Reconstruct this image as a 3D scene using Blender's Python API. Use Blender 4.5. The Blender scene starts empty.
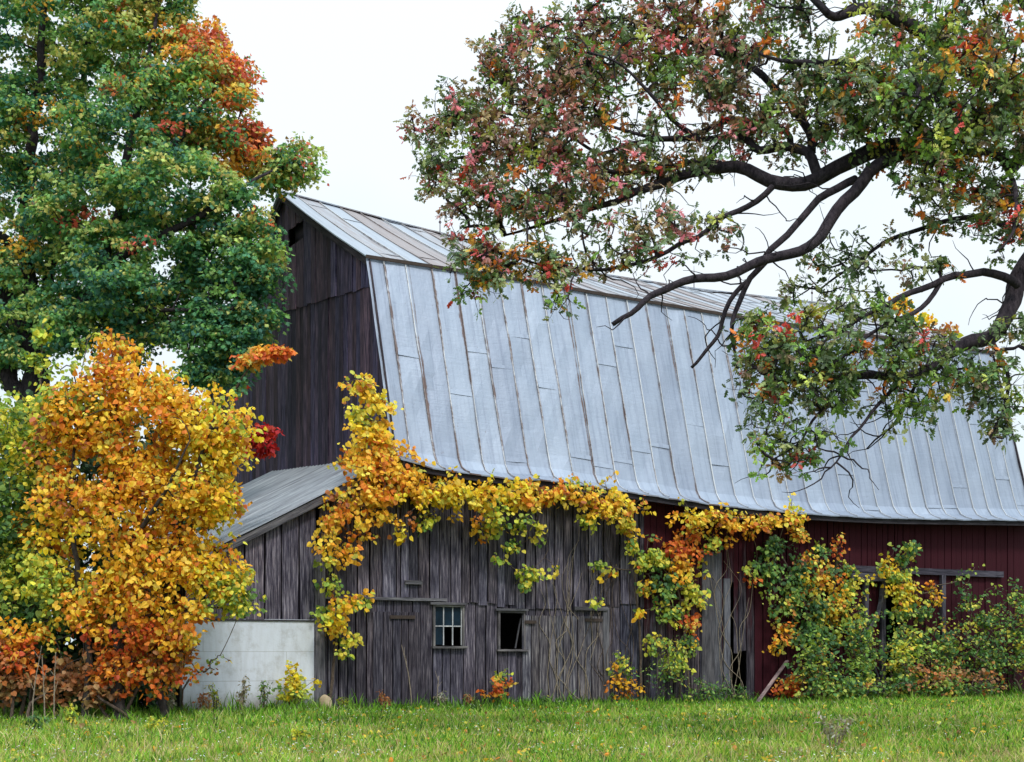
import bpy, math, random
import numpy as np
from mathutils import Vector, noise as mnoise

R = math.radians
random.seed(7)
RNG = np.random.default_rng(7)
S = bpy.context.scene
COL = S.collection

# ------------------------------------------------------------------ camera
F, YH, CZ = 1400.0, 652.0, 1.2          # focal length in pixels, horizon row, camera height
cam_d = bpy.data.cameras.new('camera')
cam = bpy.data.objects.new('camera', cam_d); COL.objects.link(cam)
cam.location = (0, 0, CZ); cam.rotation_euler = (R(90), 0, 0)
cam_d.sensor_width = 36; cam_d.lens = 36 * F / 1024
cam_d.shift_y = (YH - 381) / 1024
cam_d.clip_end = 3000
S.camera = cam

# ------------------------------------------------------------------ sky and sun
W = bpy.data.worlds.new('World'); S.world = W; W.use_nodes = True
nt = W.node_tree; nt.nodes.clear()
SUN_AZ, SUN_EL = 160.0, 54.0
sky = nt.nodes.new('ShaderNodeTexSky'); sky.sky_type = 'NISHITA'; sky.sun_disc = False
sky.sun_elevation = R(SUN_EL); sky.sun_rotation = R(SUN_AZ)
bg1 = nt.nodes.new('ShaderNodeBackground'); bg1.inputs[1].default_value = 0.13
bg2 = nt.nodes.new('ShaderNodeBackground'); bg2.inputs[1].default_value = 1.62
tc = nt.nodes.new('ShaderNodeTexCoord')
nz = nt.nodes.new('ShaderNodeTexNoise'); nz.inputs['Scale'].default_value = 1.6; nz.inputs['Detail'].default_value = 4
cr = nt.nodes.new('ShaderNodeValToRGB')
cr.color_ramp.elements[0].position = 0.35; cr.color_ramp.elements[0].color = (0.72, 0.90, 0.97, 1)
cr.color_ramp.elements[1].position = 0.6; cr.color_ramp.elements[1].color = (0.92, 0.975, 1.0, 1)
mx = nt.nodes.new('ShaderNodeMixShader'); mx.inputs[0].default_value = 0.93
out = nt.nodes.new('ShaderNodeOutputWorld')
L_ = nt.links.new
L_(tc.outputs['Generated'], nz.inputs['Vector']); L_(nz.outputs['Fac'], cr.inputs[0])
sepz = nt.nodes.new('ShaderNodeSeparateXYZ'); L_(tc.outputs['Generated'], sepz.inputs[0])
zr = nt.nodes.new('ShaderNodeValToRGB'); L_(sepz.outputs[2], zr.inputs[0])   # overcast: brighter overhead than at the horizon
e_ = zr.color_ramp.elements; e_[0].position = 0.0; e_[0].color = (0.41, 0.412, 0.42, 1); e_[1].position = 1.0; e_[1].color = (1, 1, 1, 1)
e3 = e_.new(0.12); e3.color = (0.412, 0.417, 0.423, 1); e4 = e_.new(0.5); e4.color = (0.49, 0.50, 0.515, 1)
mul = nt.nodes.new('ShaderNodeVectorMath'); mul.operation = 'MULTIPLY'; L_(cr.outputs[0], mul.inputs[0]); L_(zr.outputs[0], mul.inputs[1])
L_(mul.outputs[0], bg2.inputs[0]); L_(sky.outputs[0], bg1.inputs[0])
L_(bg1.outputs[0], mx.inputs[1]); L_(bg2.outputs[0], mx.inputs[2]); L_(mx.outputs[0], out.inputs[0])

sd = bpy.data.lights.new('sun', 'SUN'); sd.energy = 1.5; sd.angle = R(10); sd.color = (1.0, 0.95, 0.86)
so = bpy.data.objects.new('sun', sd); COL.objects.link(so)
az, el = R(SUN_AZ), R(SUN_EL)
sdir = Vector((math.sin(az) * math.cos(el), math.cos(az) * math.cos(el), math.sin(el)))
so.rotation_euler = sdir.to_track_quat('Z', 'Y').to_euler()
so.location = sdir * 60

S.view_settings.view_transform = 'Standard'; S.view_settings.look = 'None'
S.view_settings.gamma = 1; S.view_settings.use_curve_mapping = False
S.view_settings.exposure = 0.58
S.render.engine = 'CYCLES'
S.cycles.max_bounces = 6; S.cycles.transparent_max_bounces = 6

# ------------------------------------------------------------------ helpers
def at(px, py, Y):
    return np.array([(px - 512) / F * Y, Y, CZ - (py - YH) / F * Y])

TH = math.atan2(F, 2496.0)
LX = np.array([math.cos(TH), math.sin(TH), 0.0])     # along the barn
GX = np.array([-math.sin(TH), math.cos(TH), 0.0])    # into the barn
DC = 29.17
CO = np.array([(390 - 512) / F * DC, DC, 0.0])       # front corner of the barn
def P(u, w, z): return CO + u * LX + w * GX + np.array([0, 0, z])
def U(px, w=0.0):
    a = (px - 512) / F
    c = CO + w * GX
    return (a * c[1] - c[0]) / (LX[0] - a * LX[1])
def ZU(px, py, w=0.0):
    u = U(px, w); d = P(u, w, 0)[1]
    return u, CZ - (py - YH) / F * d
def Wp(px, py, w=0.0):
    u, z = ZU(px, py, w)
    return P(u, w, z)
def curve(pts, w):
    q = sorted(ZU(a, b, w) for a, b in pts)
    xs = [t[0] for t in q]; zs = [t[1] for t in q]
    return lambda u: float(np.interp(u, xs, zs))

def empty(name, loc, label, cat, group=None):
    o = bpy.data.objects.new(name, None); COL.objects.link(o)
    o.location = Vector([float(v) for v in loc]); o.empty_display_size = 0.3
    o['label'] = label; o['category'] = cat
    if group: o['group'] = group
    return o
def link(name, me, mat, parent=None, label=None):
    o = bpy.data.objects.new(name, me); COL.objects.link(o)
    if mat is not None: me.materials.append(mat)
    if parent is not None:
        o.parent = parent
        o.location = -parent.location if parent.parent is None else Vector((0, 0, 0))
    if label: o['label'] = label
    return o

def fast_mesh(name, V, sizes, idx, smooth=False):
    V = np.asarray(V, np.float32); idx = np.asarray(idx, np.int32); sizes = np.asarray(sizes, np.int32)
    me = bpy.data.meshes.new(name)
    me.vertices.add(len(V)); me.vertices.foreach_set('co', V.ravel())
    me.loops.add(len(idx)); me.loops.foreach_set('vertex_index', idx)
    me.polygons.add(len(sizes))
    st = np.zeros(len(sizes), np.int32); st[1:] = np.cumsum(sizes)[:-1]
    me.polygons.foreach_set('loop_start', st)
    try: me.polygons.foreach_set('loop_total', sizes)
    except Exception: pass
    me.polygons.foreach_set('use_smooth', np.full(len(sizes), smooth))
    me.update(calc_edges=True)
    return me
def set_col(me, C, name='col'):
    a = me.color_attributes.new(name, 'FLOAT_COLOR', 'POINT')
    C = np.asarray(C, np.float32)
    if C.shape[1] == 3: C = np.hstack([C, np.ones((len(C), 1), np.float32)])
    a.data.foreach_set('color', C.ravel())

class MB:
    """collects faces (each with own verts) with uv and colour"""
    def __init__(s): s.v = []; s.f = []; s.uv = []; s.c = []
    def poly(s, pts, uv=None, col=(1, 1, 1, 0), cols=None):
        b = len(s.v); n = len(pts)
        s.v += [tuple(map(float, p)) for p in pts]; s.f.append(list(range(b, b + n)))
        s.uv += uv if uv else [(0, 0)] * n
        s.c += cols if cols else [col] * n
    def hexa(s, c, uvf=None, col=(1, 1, 1, 0), cols=None):
        # c: 8 corners, 0-3 bottom (front-left, front-right, back-right, back-left), 4-7 top
        cols = cols or [col] * 8
        for q in ((0, 1, 5, 4), (1, 2, 6, 5), (2, 3, 7, 6), (3, 0, 4, 7), (4, 5, 6, 7), (3, 2, 1, 0)):
            s.poly([c[i] for i in q], [uvf[i] for i in q] if uvf else None, cols=[cols[i] for i in q])
    def build(s, name, mat, parent=None, label=None, smooth=False, merge=False):
        me = fast_mesh(name, np.array(s.v), [len(f) for f in s.f], [i for f in s.f for i in f], smooth)
        uvl = me.uv_layers.new(name='UVMap')
        uvl.data.foreach_set('uv', np.array(s.uv, np.float32).ravel())
        set_col(me, np.array(s.c))
        return link(name, me, mat, parent, label)

def barbox(mb, a, b, wid, dep, up=(0, 0, 1), col=(1, 1, 1, 0)):
    """a bar from a to b, rectangular section"""
    a = np.array(a, float); b = np.array(b, float)
    d = b - a; ln = np.linalg.norm(d); d /= ln
    up = np.array(up, float); s = np.cross(d, up)
    if np.linalg.norm(s) < 1e-3: s = np.cross(d, (1, 0, 0))
    s /= np.linalg.norm(s); n = np.cross(s, d)
    r = random.random() * 50
    c = [a - s * wid / 2 - n * dep / 2, a + s * wid / 2 - n * dep / 2, a + s * wid / 2 + n * dep / 2, a - s * wid / 2 + n * dep / 2]
    c += [p + d * ln for p in c]
    uv = [(r, r), (r + wid, r), (r + wid + dep, r), (r, r), (r, r + ln), (r + wid, r + ln), (r + wid + dep, r + ln), (r, r + ln)]
    mb.hexa(c, uv, col)

def fbox(mb, u0, u1, w0, w1, z0, z1, col=(1, 1, 1, 0), horiz=False):
    r = random.random() * 50
    c = [P(u0, w0, z0), P(u1, w0, z0), P(u1, w1, z0), P(u0, w1, z0), P(u0, w0, z1), P(u1, w0, z1), P(u1, w1, z1), P(u0, w1, z1)]
    du, dz = abs(u1 - u0), abs(z1 - z0)
    if horiz:
        uv = [(r, r), (r, r + du), (r, r + du), (r, r), (r + dz, r), (r + dz, r + du), (r + dz, r + du), (r + dz, r)]
    else:
        uv = [(r, r), (r + du, r), (r + du, r), (r, r), (r, r + dz), (r + du, r + dz), (r + du, r + dz), (r, r + dz)]
    mb.hexa(c, uv, col)

# ------------------------------------------------------------------ tubes, twigs, leaves
class Tubes:
    def __init__(s): s.V = []; s.S = []; s.I = []; s.n = 0
    def tube(s, pts, rad, k=6):
        pts = np.asarray(pts, float); n = len(pts)
        if n < 2: return
        rad = np.broadcast_to(rad, (n,))
        t = np.gradient(pts, axis=0); t /= (np.linalg.norm(t, axis=1)[:, None] + 1e-9)
        ref = np.array([0.31, 0.2, 0.93]) if abs(t[0][2]) < 0.9 else np.array([1.0, 0.1, 0])
        a = np.cross(t, ref)
        if n > 4:                       # carry the frame along so that bends do not pinch
            f = a[0] / (np.linalg.norm(a[0]) + 1e-9)
            for i_ in range(n):
                f = f - t[i_] * float(f @ t[i_]); f = f / (math.sqrt(float(f @ f)) + 1e-9); a[i_] = f
        a /= (np.linalg.norm(a, axis=1)[:, None] + 1e-9); b = np.cross(t, a)
        an = np.arange(k) * 2 * math.pi / k
        ring = pts[:, None, :] + rad[:, None, None] * (np.cos(an)[None, :, None] * a[:, None, :] + np.sin(an)[None, :, None] * b[:, None, :])
        s.V.append(ring.reshape(-1, 3))
        i = np.arange(n - 1)[:, None] * k; j = np.arange(k)[None, :]; j2 = (j + 1) % k
        q = np.stack([i + j, i + j2, i + k + j2, i + k + j], -1).reshape(-1, 4) + s.n
        s.I.append(q.ravel()); s.S += [4] * len(q)
        s.I.append(np.arange(k) + s.n + (n - 1) * k); s.S.append(k)
        s.n += n * k
    def build(s, name, mat, parent, label=None):
        me = fast_mesh(name, np.vstack(s.V), s.S, np.concatenate(s.I), True)
        return link(name, me, mat, parent, label)

def smooth_path(pts, rad, step=0.25, wob=0.02):
    """Catmull-Rom through pts with interpolated radii"""
    pts = np.asarray(pts, float); rad = np.asarray(rad, float)
    q = np.vstack([2 * pts[0] - pts[1], pts, 2 * pts[-1] - pts[-2]])
    o = []; rr = []
    for i in range(len(pts) - 1):
        p0, p1, p2, p3 = q[i:i + 4]
        m = max(2, int(np.linalg.norm(p2 - p1) / step))
        for t in np.linspace(0, 1, m, endpoint=False):
            o.append(0.5 * ((2 * p1) + (-p0 + p2) * t + (2 * p0 - 5 * p1 + 4 * p2 - p3) * t * t + (-p0 + 3 * p1 - 3 * p2 + p3) * t ** 3))
            rr.append(rad[i] * (1 - t) + rad[i + 1] * t)
    o.append(pts[-1]); rr.append(rad[-1])
    o = np.array(o); rr = np.array(rr)
    o += RNG.normal(0, 1, o.shape) * np.minimum(wob, rr * 0.25)[:, None]
    return o, rr * (1 + RNG.normal(0, 0.05, len(rr)))

def connect(tubes, nodes, nrad, targets, rtip=0.006, k=4, sag=0.1, power=0.42, rmax=0.1, bias=0.25):
    """grow twigs from a skeleton to every target, sharing branches as they go"""
    nodes = np.asarray(nodes, float); nb = len(nodes)
    T = np.asarray(targets, float)
    if len(T) == 0: return
    cap = nb + len(T) * 5
    N = np.zeros((cap, 3)); N[:nb] = nodes
    par = np.full(cap, -1); cost = np.zeros(cap); n = nb
    d0 = np.array([np.min(np.linalg.norm(nodes - t, axis=1)) for t in T])
    leaf_nodes = []; chains = []
    for ti in np.argsort(d0):
        t = T[ti]
        d = np.linalg.norm(N[:n] - t, axis=1)
        j = int(np.argmin(d + bias * cost[:n]))
        dj = d[j]; m = 4 if dj > 0.35 else 2
        a = N[j]; prev = j; ch = [j]
        side = RNG.normal(0, 1, 3) * dj * 0.10
        for q in range(1, m + 1):
            f = q / m
            p = a * (1 - f) + t * f + side * math.sin(math.pi * f) + np.array([0, 0, sag * dj * math.sin(math.pi * f)])
            N[n] = p; par[n] = prev; cost[n] = cost[prev] + dj / m; ch.append(n); prev = n; n += 1
        chains.append(ch); leaf_nodes.append(prev)
    cnt = np.zeros(n)
    for l in leaf_nodes:
        x = l
        while x >= 0: cnt[x] += 1; x = par[x]
    rad = np.minimum(rtip * np.maximum(cnt, 1) ** power, rmax)
    for ch in chains:
        r = rad[ch].copy()
        r[0] = min(rad[ch[0]], r[1] * 1.15) if ch[0] >= nb else min(r[1] * 1.3, max(r[1], 0.9 * (nrad[ch[0]] if nrad is not None else r[1] * 1.3)))
        tubes.tube(N[ch], r, k)
    return N[:n]

SH = {
    'heart': ([(0, 0), (.30, -.10), (.52, .14), (.48, .48), (.22, .78), (0, 1.0)], 1.0),
    'maple': ([(0, 0), (.26, -.02), (.22, .18), (.55, .30), (.30, .50), (.34, .74), (.12, .74), (0, 1.05)], 1.0),
    'oak':   ([(0, 0), (.07, .18), (.26, .30), (.10, .42), (.34, .60), (.12, .68), (.20, .88), (0, 1.05)], 1.0),
    'oval':  ([(0, 0), (.20, .20), (.27, .5), (.14, .82), (0, 1.0)], 1.0),
}
def unit(a): return a / (np.linalg.norm(a, axis=-1, keepdims=True) + 1e-9)
def leaves(name, C, Yd, Nn, size, colr, shape, mat, parent, label=None, fold=0.35, curl=0.35):
    C = np.asarray(C, float); n = len(C)
    Yd = unit(Yd); X = unit(np.cross(Yd, Nn)); Z = np.cross(X, Yd)
    half = SH[shape][0]; m = len(half)
    loc = [(0 if i in (0, m - 1) else x, y) for i, (x, y) in enumerate(half)]
    left = [(-x, y) for x, y in loc[1:-1]]
    pts = np.array(loc + left)                                    # m + (m-2)
    k = len(pts)
    lx, ly = pts[:, 0], pts[:, 1]
    fo = fold * (0.4 + 1.2 * RNG.random(n)); cu = curl * (RNG.random(n) * 1.8 - 0.3)
    lz = -np.abs(lx)[None, :] * fo[:, None] - (ly ** 2)[None, :] * cu[:, None]
    sz = np.asarray(size)[:, None, None]
    V = C[:, None, :] + sz * (lx[None, :, None] * X[:, None, :] + ly[None, :, None] * Yd[:, None, :] + lz[:, :, None] * Z[:, None, :])
    f1 = list(range(m)); f2 = [0] + [m - 1] + list(range(k - 1, m - 1, -1))
    base = np.arange(n)[:, None] * k
    I = np.concatenate([base + np.array(f1)[None, :], base + np.array(f2)[None, :]], 1).ravel()
    sizes = np.full(n * 2, m)
    me = fast_mesh(name, V.reshape(-1, 3), sizes, I)
    tip = 1 + 0.12 * (ly - 0.5)
    CC = np.asarray(colr)[:, None, :] * np.ones((1, k, 1))
    set_col(me, CC.reshape(-1, 3))
    return link(name, me, mat, parent, label)

def sprays(centers, cols, per, rad, flat=0.45, jit=0.18, size=(0.1, 0.16), outward=None, droop=0.5, facing=None, face_k=0.0):
    """leaf positions, directions, normals, sizes, colours for a set of sprays"""
    centers = np.asarray(centers); n = len(centers)
    per = np.broadcast_to(per, (n,)).astype(int)
    idx = np.repeat(np.arange(n), per); m = len(idx)
    o = RNG.normal(0, 1, (m, 3)); o = unit(o) * (RNG.random((m, 1)) ** 0.5)
    r = np.broadcast_to(rad, (n,))[idx][:, None]
    tilt = unit(RNG.normal(0, 0.3, (n, 3)) + np.array([0, 0, 1]))[idx]
    o = o - tilt * np.sum(o * tilt, 1, keepdims=True) * (1 - flat)
    C = centers[idx] + o * r
    C[:, 2] -= droop * 0.4 * r[:, 0] * (np.sum(o[:, :2] ** 2, 1))
    Y = unit(o * np.array([1, 1, 0.3]) + RNG.normal(0, 0.45, (m, 3)) + np.array([0, 0, -droop]))
    N = unit(RNG.normal(0, 0.55, (m, 3)) + np.array([0, 0, 1.0]) + (facing * face_k if facing is not None else 0))
    sz = (size[0] + (size[1] - size[0]) * RNG.random(m)) * np.where(RNG.random(m) < 0.25, 0.62, 1.0) * np.where(RNG.random(m) < 0.12, 1.2, 1.0)
    ci = np.where(RNG.random(m) < 0.35, np.clip(idx + RNG.integers(-3, 4, m), 0, n - 1), idx)
    c = np.asarray(cols)[ci] * (1 + RNG.normal(0, jit, (m, 1))) * (1 + RNG.normal(0, jit * 0.35, (m, 3)))
    return C, Y, N, sz, np.clip(c, 0.004, 0.9)

def rosettes(centers, cols, nros, per, rad, size, tubes, jit=0.2, droop=0.5):
    """leaves in whorls at the ends of short twiglets, as oaks carry them"""
    centers = np.asarray(centers); n = len(centers)
    ri = np.repeat(np.arange(n), nros); m = len(ri)
    off = unit(RNG.normal(0, 1, (m, 3)) + np.array([0, 0, 0.25])) * rad * (0.25 + 0.75 * RNG.random((m, 1)))
    tipd = unit(off + np.array([0, 0, 0.3]) * rad + RNG.normal(0, 0.3, (m, 3)) * rad)
    R_ = centers[ri] + off
    for a, c_, d in zip(centers[ri], R_, off):
        mid = (a + c_) / 2 + RNG.normal(0, 0.012, 3); tubes.tube([a, mid, c_], [0.0042, 0.0035, 0.0025], 3)
    k_ = RNG.integers(per[0], per[1] + 1, m); li = np.repeat(np.arange(m), k_); q = len(li)
    ax = tipd[li]; t1 = unit(np.cross(ax, RNG.normal(0, 1, (q, 3))))
    Y = unit(t1 + ax * RNG.uniform(-0.1, 0.9, (q, 1)) + np.array([0, 0, -droop]) * RNG.random((q, 1)))
    N = unit(ax * 1.0 - t1 * 0.4 + RNG.normal(0, 0.35, (q, 3)) + np.array([0, 0, 0.4]))
    C = R_[li] + Y * 0.012 - ax * RNG.random((q, 1)) * 0.03
    rc = np.asarray(cols)[ri] * (1 + RNG.normal(0, jit, (m, 1)))
    alt = RNG.random(m) < 0.25; rc[alt] = np.asarray(cols)[np.clip(ri + RNG.integers(-4, 5, m), 0, n - 1)][alt]
    c = rc[li] * (1 + RNG.normal(0, jit * 0.6, (q, 1))) * (1 + RNG.normal(0, 0.06, (q, 3)))
    return C, Y, N, size[0] + (size[1] - size[0]) * RNG.random(q), np.clip(c, 0.006, 0.9)

def pick(pal, n):
    w = np.array([p[1] for p in pal], float); w /= w.sum()
    return np.array([p[0] for p in pal])[RNG.choice(len(pal), n, p=w)]

# ------------------------------------------------------------------ materials
def mat(name):
    m = bpy.data.materials.new(name); m.use_nodes = True
    t = m.node_tree; b = t.nodes['Principled BSDF']
    return m, t, b
def nd(t, typ, **kw):
    n = t.nodes.new(typ)
    for k, v in kw.items(): setattr(n, k, v)
    return n
def mixc(t, fac, a, b, mode='MIX'):
    n = t.nodes.new('ShaderNodeMix'); n.data_type = 'RGBA'; n.blend_type = mode
    for i, v in ((0, fac), (6, a), (7, b)):
        if hasattr(v, 'links') or hasattr(v, 'is_linked'): t.links.new(v, n.inputs[i])
        elif isinstance(v, (int, float)): n.inputs[i].default_value = v
        else: n.inputs[i].default_value = (*v[:3], 1)
    return n.outputs[2]
def math_(t, op, a, b=None, c=None, clamp=False):
    n = t.nodes.new('ShaderNodeMath'); n.operation = op; n.use_clamp = clamp
    for i, v in enumerate((a, b, c)):
        if v is None: continue
        if isinstance(v, (int, float)): n.inputs[i].default_value = v
        else: t.links.new(v, n.inputs[i])
    return n.outputs[0]
def ramp(t, fac, stops):
    n = t.nodes.new('ShaderNodeValToRGB'); e = n.color_ramp.elements
    while len(e) < len(stops): e.new(0.5)
    for x, (p, c) in zip(e, stops):
        x.position = p; x.color = (*c, 1) if len(c) == 3 else c
    t.links.new(fac, n.inputs[0]); return n.outputs[0]
def noise(t, vec, scale, detail=4, rough=0.55, sc=None):
    if sc is not None:
        mp = t.nodes.new('ShaderNodeMapping'); mp.inputs['Scale'].default_value = sc
        t.links.new(vec, mp.inputs['Vector']); vec = mp.outputs[0]
    n = t.nodes.new('ShaderNodeTexNoise'); n.inputs['Scale'].default_value = scale
    n.inputs['Detail'].default_value = detail; n.inputs['Roughness'].default_value = rough
    t.links.new(vec, n.inputs['Vector']); return n.outputs['Fac']
def uvn(t): return t.nodes.new('ShaderNodeTexCoord').outputs['UV']
def objn(t): return t.nodes.new('ShaderNodeTexCoord').outputs['Object']
def attr(t, name='col'):
    n = t.nodes.new('ShaderNodeAttribute'); n.attribute_name = name; return n
def bump(t, b, h, dist=0.01, strength=0.6):
    n = t.nodes.new('ShaderNodeBump'); n.inputs['Distance'].default_value = dist; n.inputs['Strength'].default_value = strength
    t.links.new(h, n.inputs['Height']); t.links.new(n.outputs[0], b.inputs['Normal'])

def leaf_mat(name, trans=0.3, spec=0.3, tint=1.0):
    m, t, b = mat(name)
    a = attr(t)
    t.links.new(a.outputs['Color'], b.inputs['Base Color'])
    b.inputs['Roughness'].default_value = 0.55; b.inputs['Specular IOR Level'].default_value = spec
    tr = t.nodes.new('ShaderNodeBsdfTranslucent')
    cc = mixc(t, 1.0, a.outputs['Color'], (1.15, 1.1, 0.6), 'MULTIPLY'); t.links.new(cc, tr.inputs[0])
    ms = t.nodes.new('ShaderNodeMixShader'); ms.inputs[0].default_value = trans
    t.links.new(b.outputs[0], ms.inputs[1]); t.links.new(tr.outputs[0], ms.inputs[2])
    t.links.new(ms.outputs[0], t.nodes['Material Output'].inputs[0])
    return m
M_leaf = leaf_mat('leaf', 0.35); M_oakleaf = leaf_mat('oak_leaf', 0.25, 0.4); M_grass = leaf_mat('grass_blade', 0.3, 0.2)

def bark_mat(name, c1, c2, sc=14):
    m, t, b = mat(name); o = objn(t)
    n = noise(t, o, sc, 8, 0.75, (1, 1, 0.45))
    t.links.new(ramp(t, n, [(0.32, c1), (0.68, c2)]), b.inputs['Base Color'])
    b.inputs['Roughness'].default_value = 0.9; b.inputs['Specular IOR Level'].default_value = 0.15
    bump(t, b, n, 0.05, 1.0); return m
M_oakbark = bark_mat('oak_bark', (0.010, 0.008, 0.014), (0.085, 0.068, 0.082), 17)
M_bark = bark_mat('bark', (0.025, 0.022, 0.024), (0.10, 0.085, 0.08))
M_stem = bark_mat('vine_stem', (0.06, 0.045, 0.04), (0.2, 0.15, 0.12), 30)
M_dry = bark_mat('dry_stem', (0.22, 0.17, 0.12), (0.45, 0.38, 0.3), 30)

def wood_mat(name, dark, mid, light, paint=(0.036, 0.004, 0.010)):
    m, t, b = mat(name); uv = uvn(t); a = attr(t)
    g = noise(t, uv, 1.0, 6, 0.7, (34, 1.6, 1))
    g2 = noise(t, uv, 1.0, 3, 0.6, (9, 0.5, 1))
    st = noise(t, uv, 1.0, 4, 0.65, (2.2, 0.9, 1))
    base = ramp(t, g, [(0.36, dark), (0.5, mid), (0.68, light)])
    base = mixc(t, 1.0, base, ramp(t, g2, [(0.3, (0.62, 0.62, 0.66)), (0.7, (1.25, 1.22, 1.2))]), 'MULTIPLY')
    base = mixc(t, 1.0, base, ramp(t, st, [(0.3, (0.6, 0.58, 0.6)), (0.62, (1.15, 1.15, 1.15))]), 'MULTIPLY')
    base = mixc(t, 1.0, base, a.outputs['Color'], 'MULTIPLY')
    # knots and dark nail stains
    vo = t.nodes.new('ShaderNodeTexVoronoi'); mp = t.nodes.new('ShaderNodeMapping'); mp.inputs['Scale'].default_value = (4.5, 1.5, 1)
    t.links.new(uv, mp.inputs[0]); t.links.new(mp.outputs[0], vo.inputs['Vector']); vo.inputs['Scale'].default_value = 1.0
    kn = ramp(t, vo.outputs['Distance'], [(0.05, (1, 1, 1)), (0.13, (0, 0, 0))])
    base = mixc(t, math_(t, 'MULTIPLY', kn, 0.7), base, dark)
    # worn paint, amount in attribute alpha
    pn = noise(t, uv, 1.0, 5, 0.7, (16, 1.2, 1))
    pf = math_(t, 'ADD', math_(t, 'MULTIPLY', a.outputs['Alpha'], 1.5), math_(t, 'MULTIPLY', pn, 1.0))
    pm = math_(t, 'MULTIPLY_ADD', math_(t, 'SUBTRACT', pf, 1.0), 3.0, 0.0, clamp=True)
    pc = mixc(t, g2, tuple(x * 0.7 for x in paint), tuple(x * 1.35 for x in paint))
    base = mixc(t, pm, base, pc)
    t.links.new(base, b.inputs['Base Color'])
    b.inputs['Roughness'].default_value = 0.85; b.inputs['Specular IOR Level'].default_value = 0.2
    bump(t, b, g, 0.012, 0.9)
    return m
M_wood = wood_mat('weathered_wood', (0.012, 0.010, 0.022), (0.073, 0.066, 0.092), (0.29, 0.265, 0.31))
M_gable = wood_mat('gable_wood_shaded', (0.010, 0.008, 0.022), (0.062, 0.046, 0.085), (0.19, 0.135, 0.19))  # darker, more purple board wood: the gable's shade is in the colour
M_timber = wood_mat('grey_timber', (0.05, 0.05, 0.06), (0.15, 0.148, 0.17), (0.28, 0.275, 0.29))
M_white = wood_mat('pale_paint', (0.3, 0.31, 0.33), (0.5, 0.52, 0.55), (0.62, 0.64, 0.66))

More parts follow.
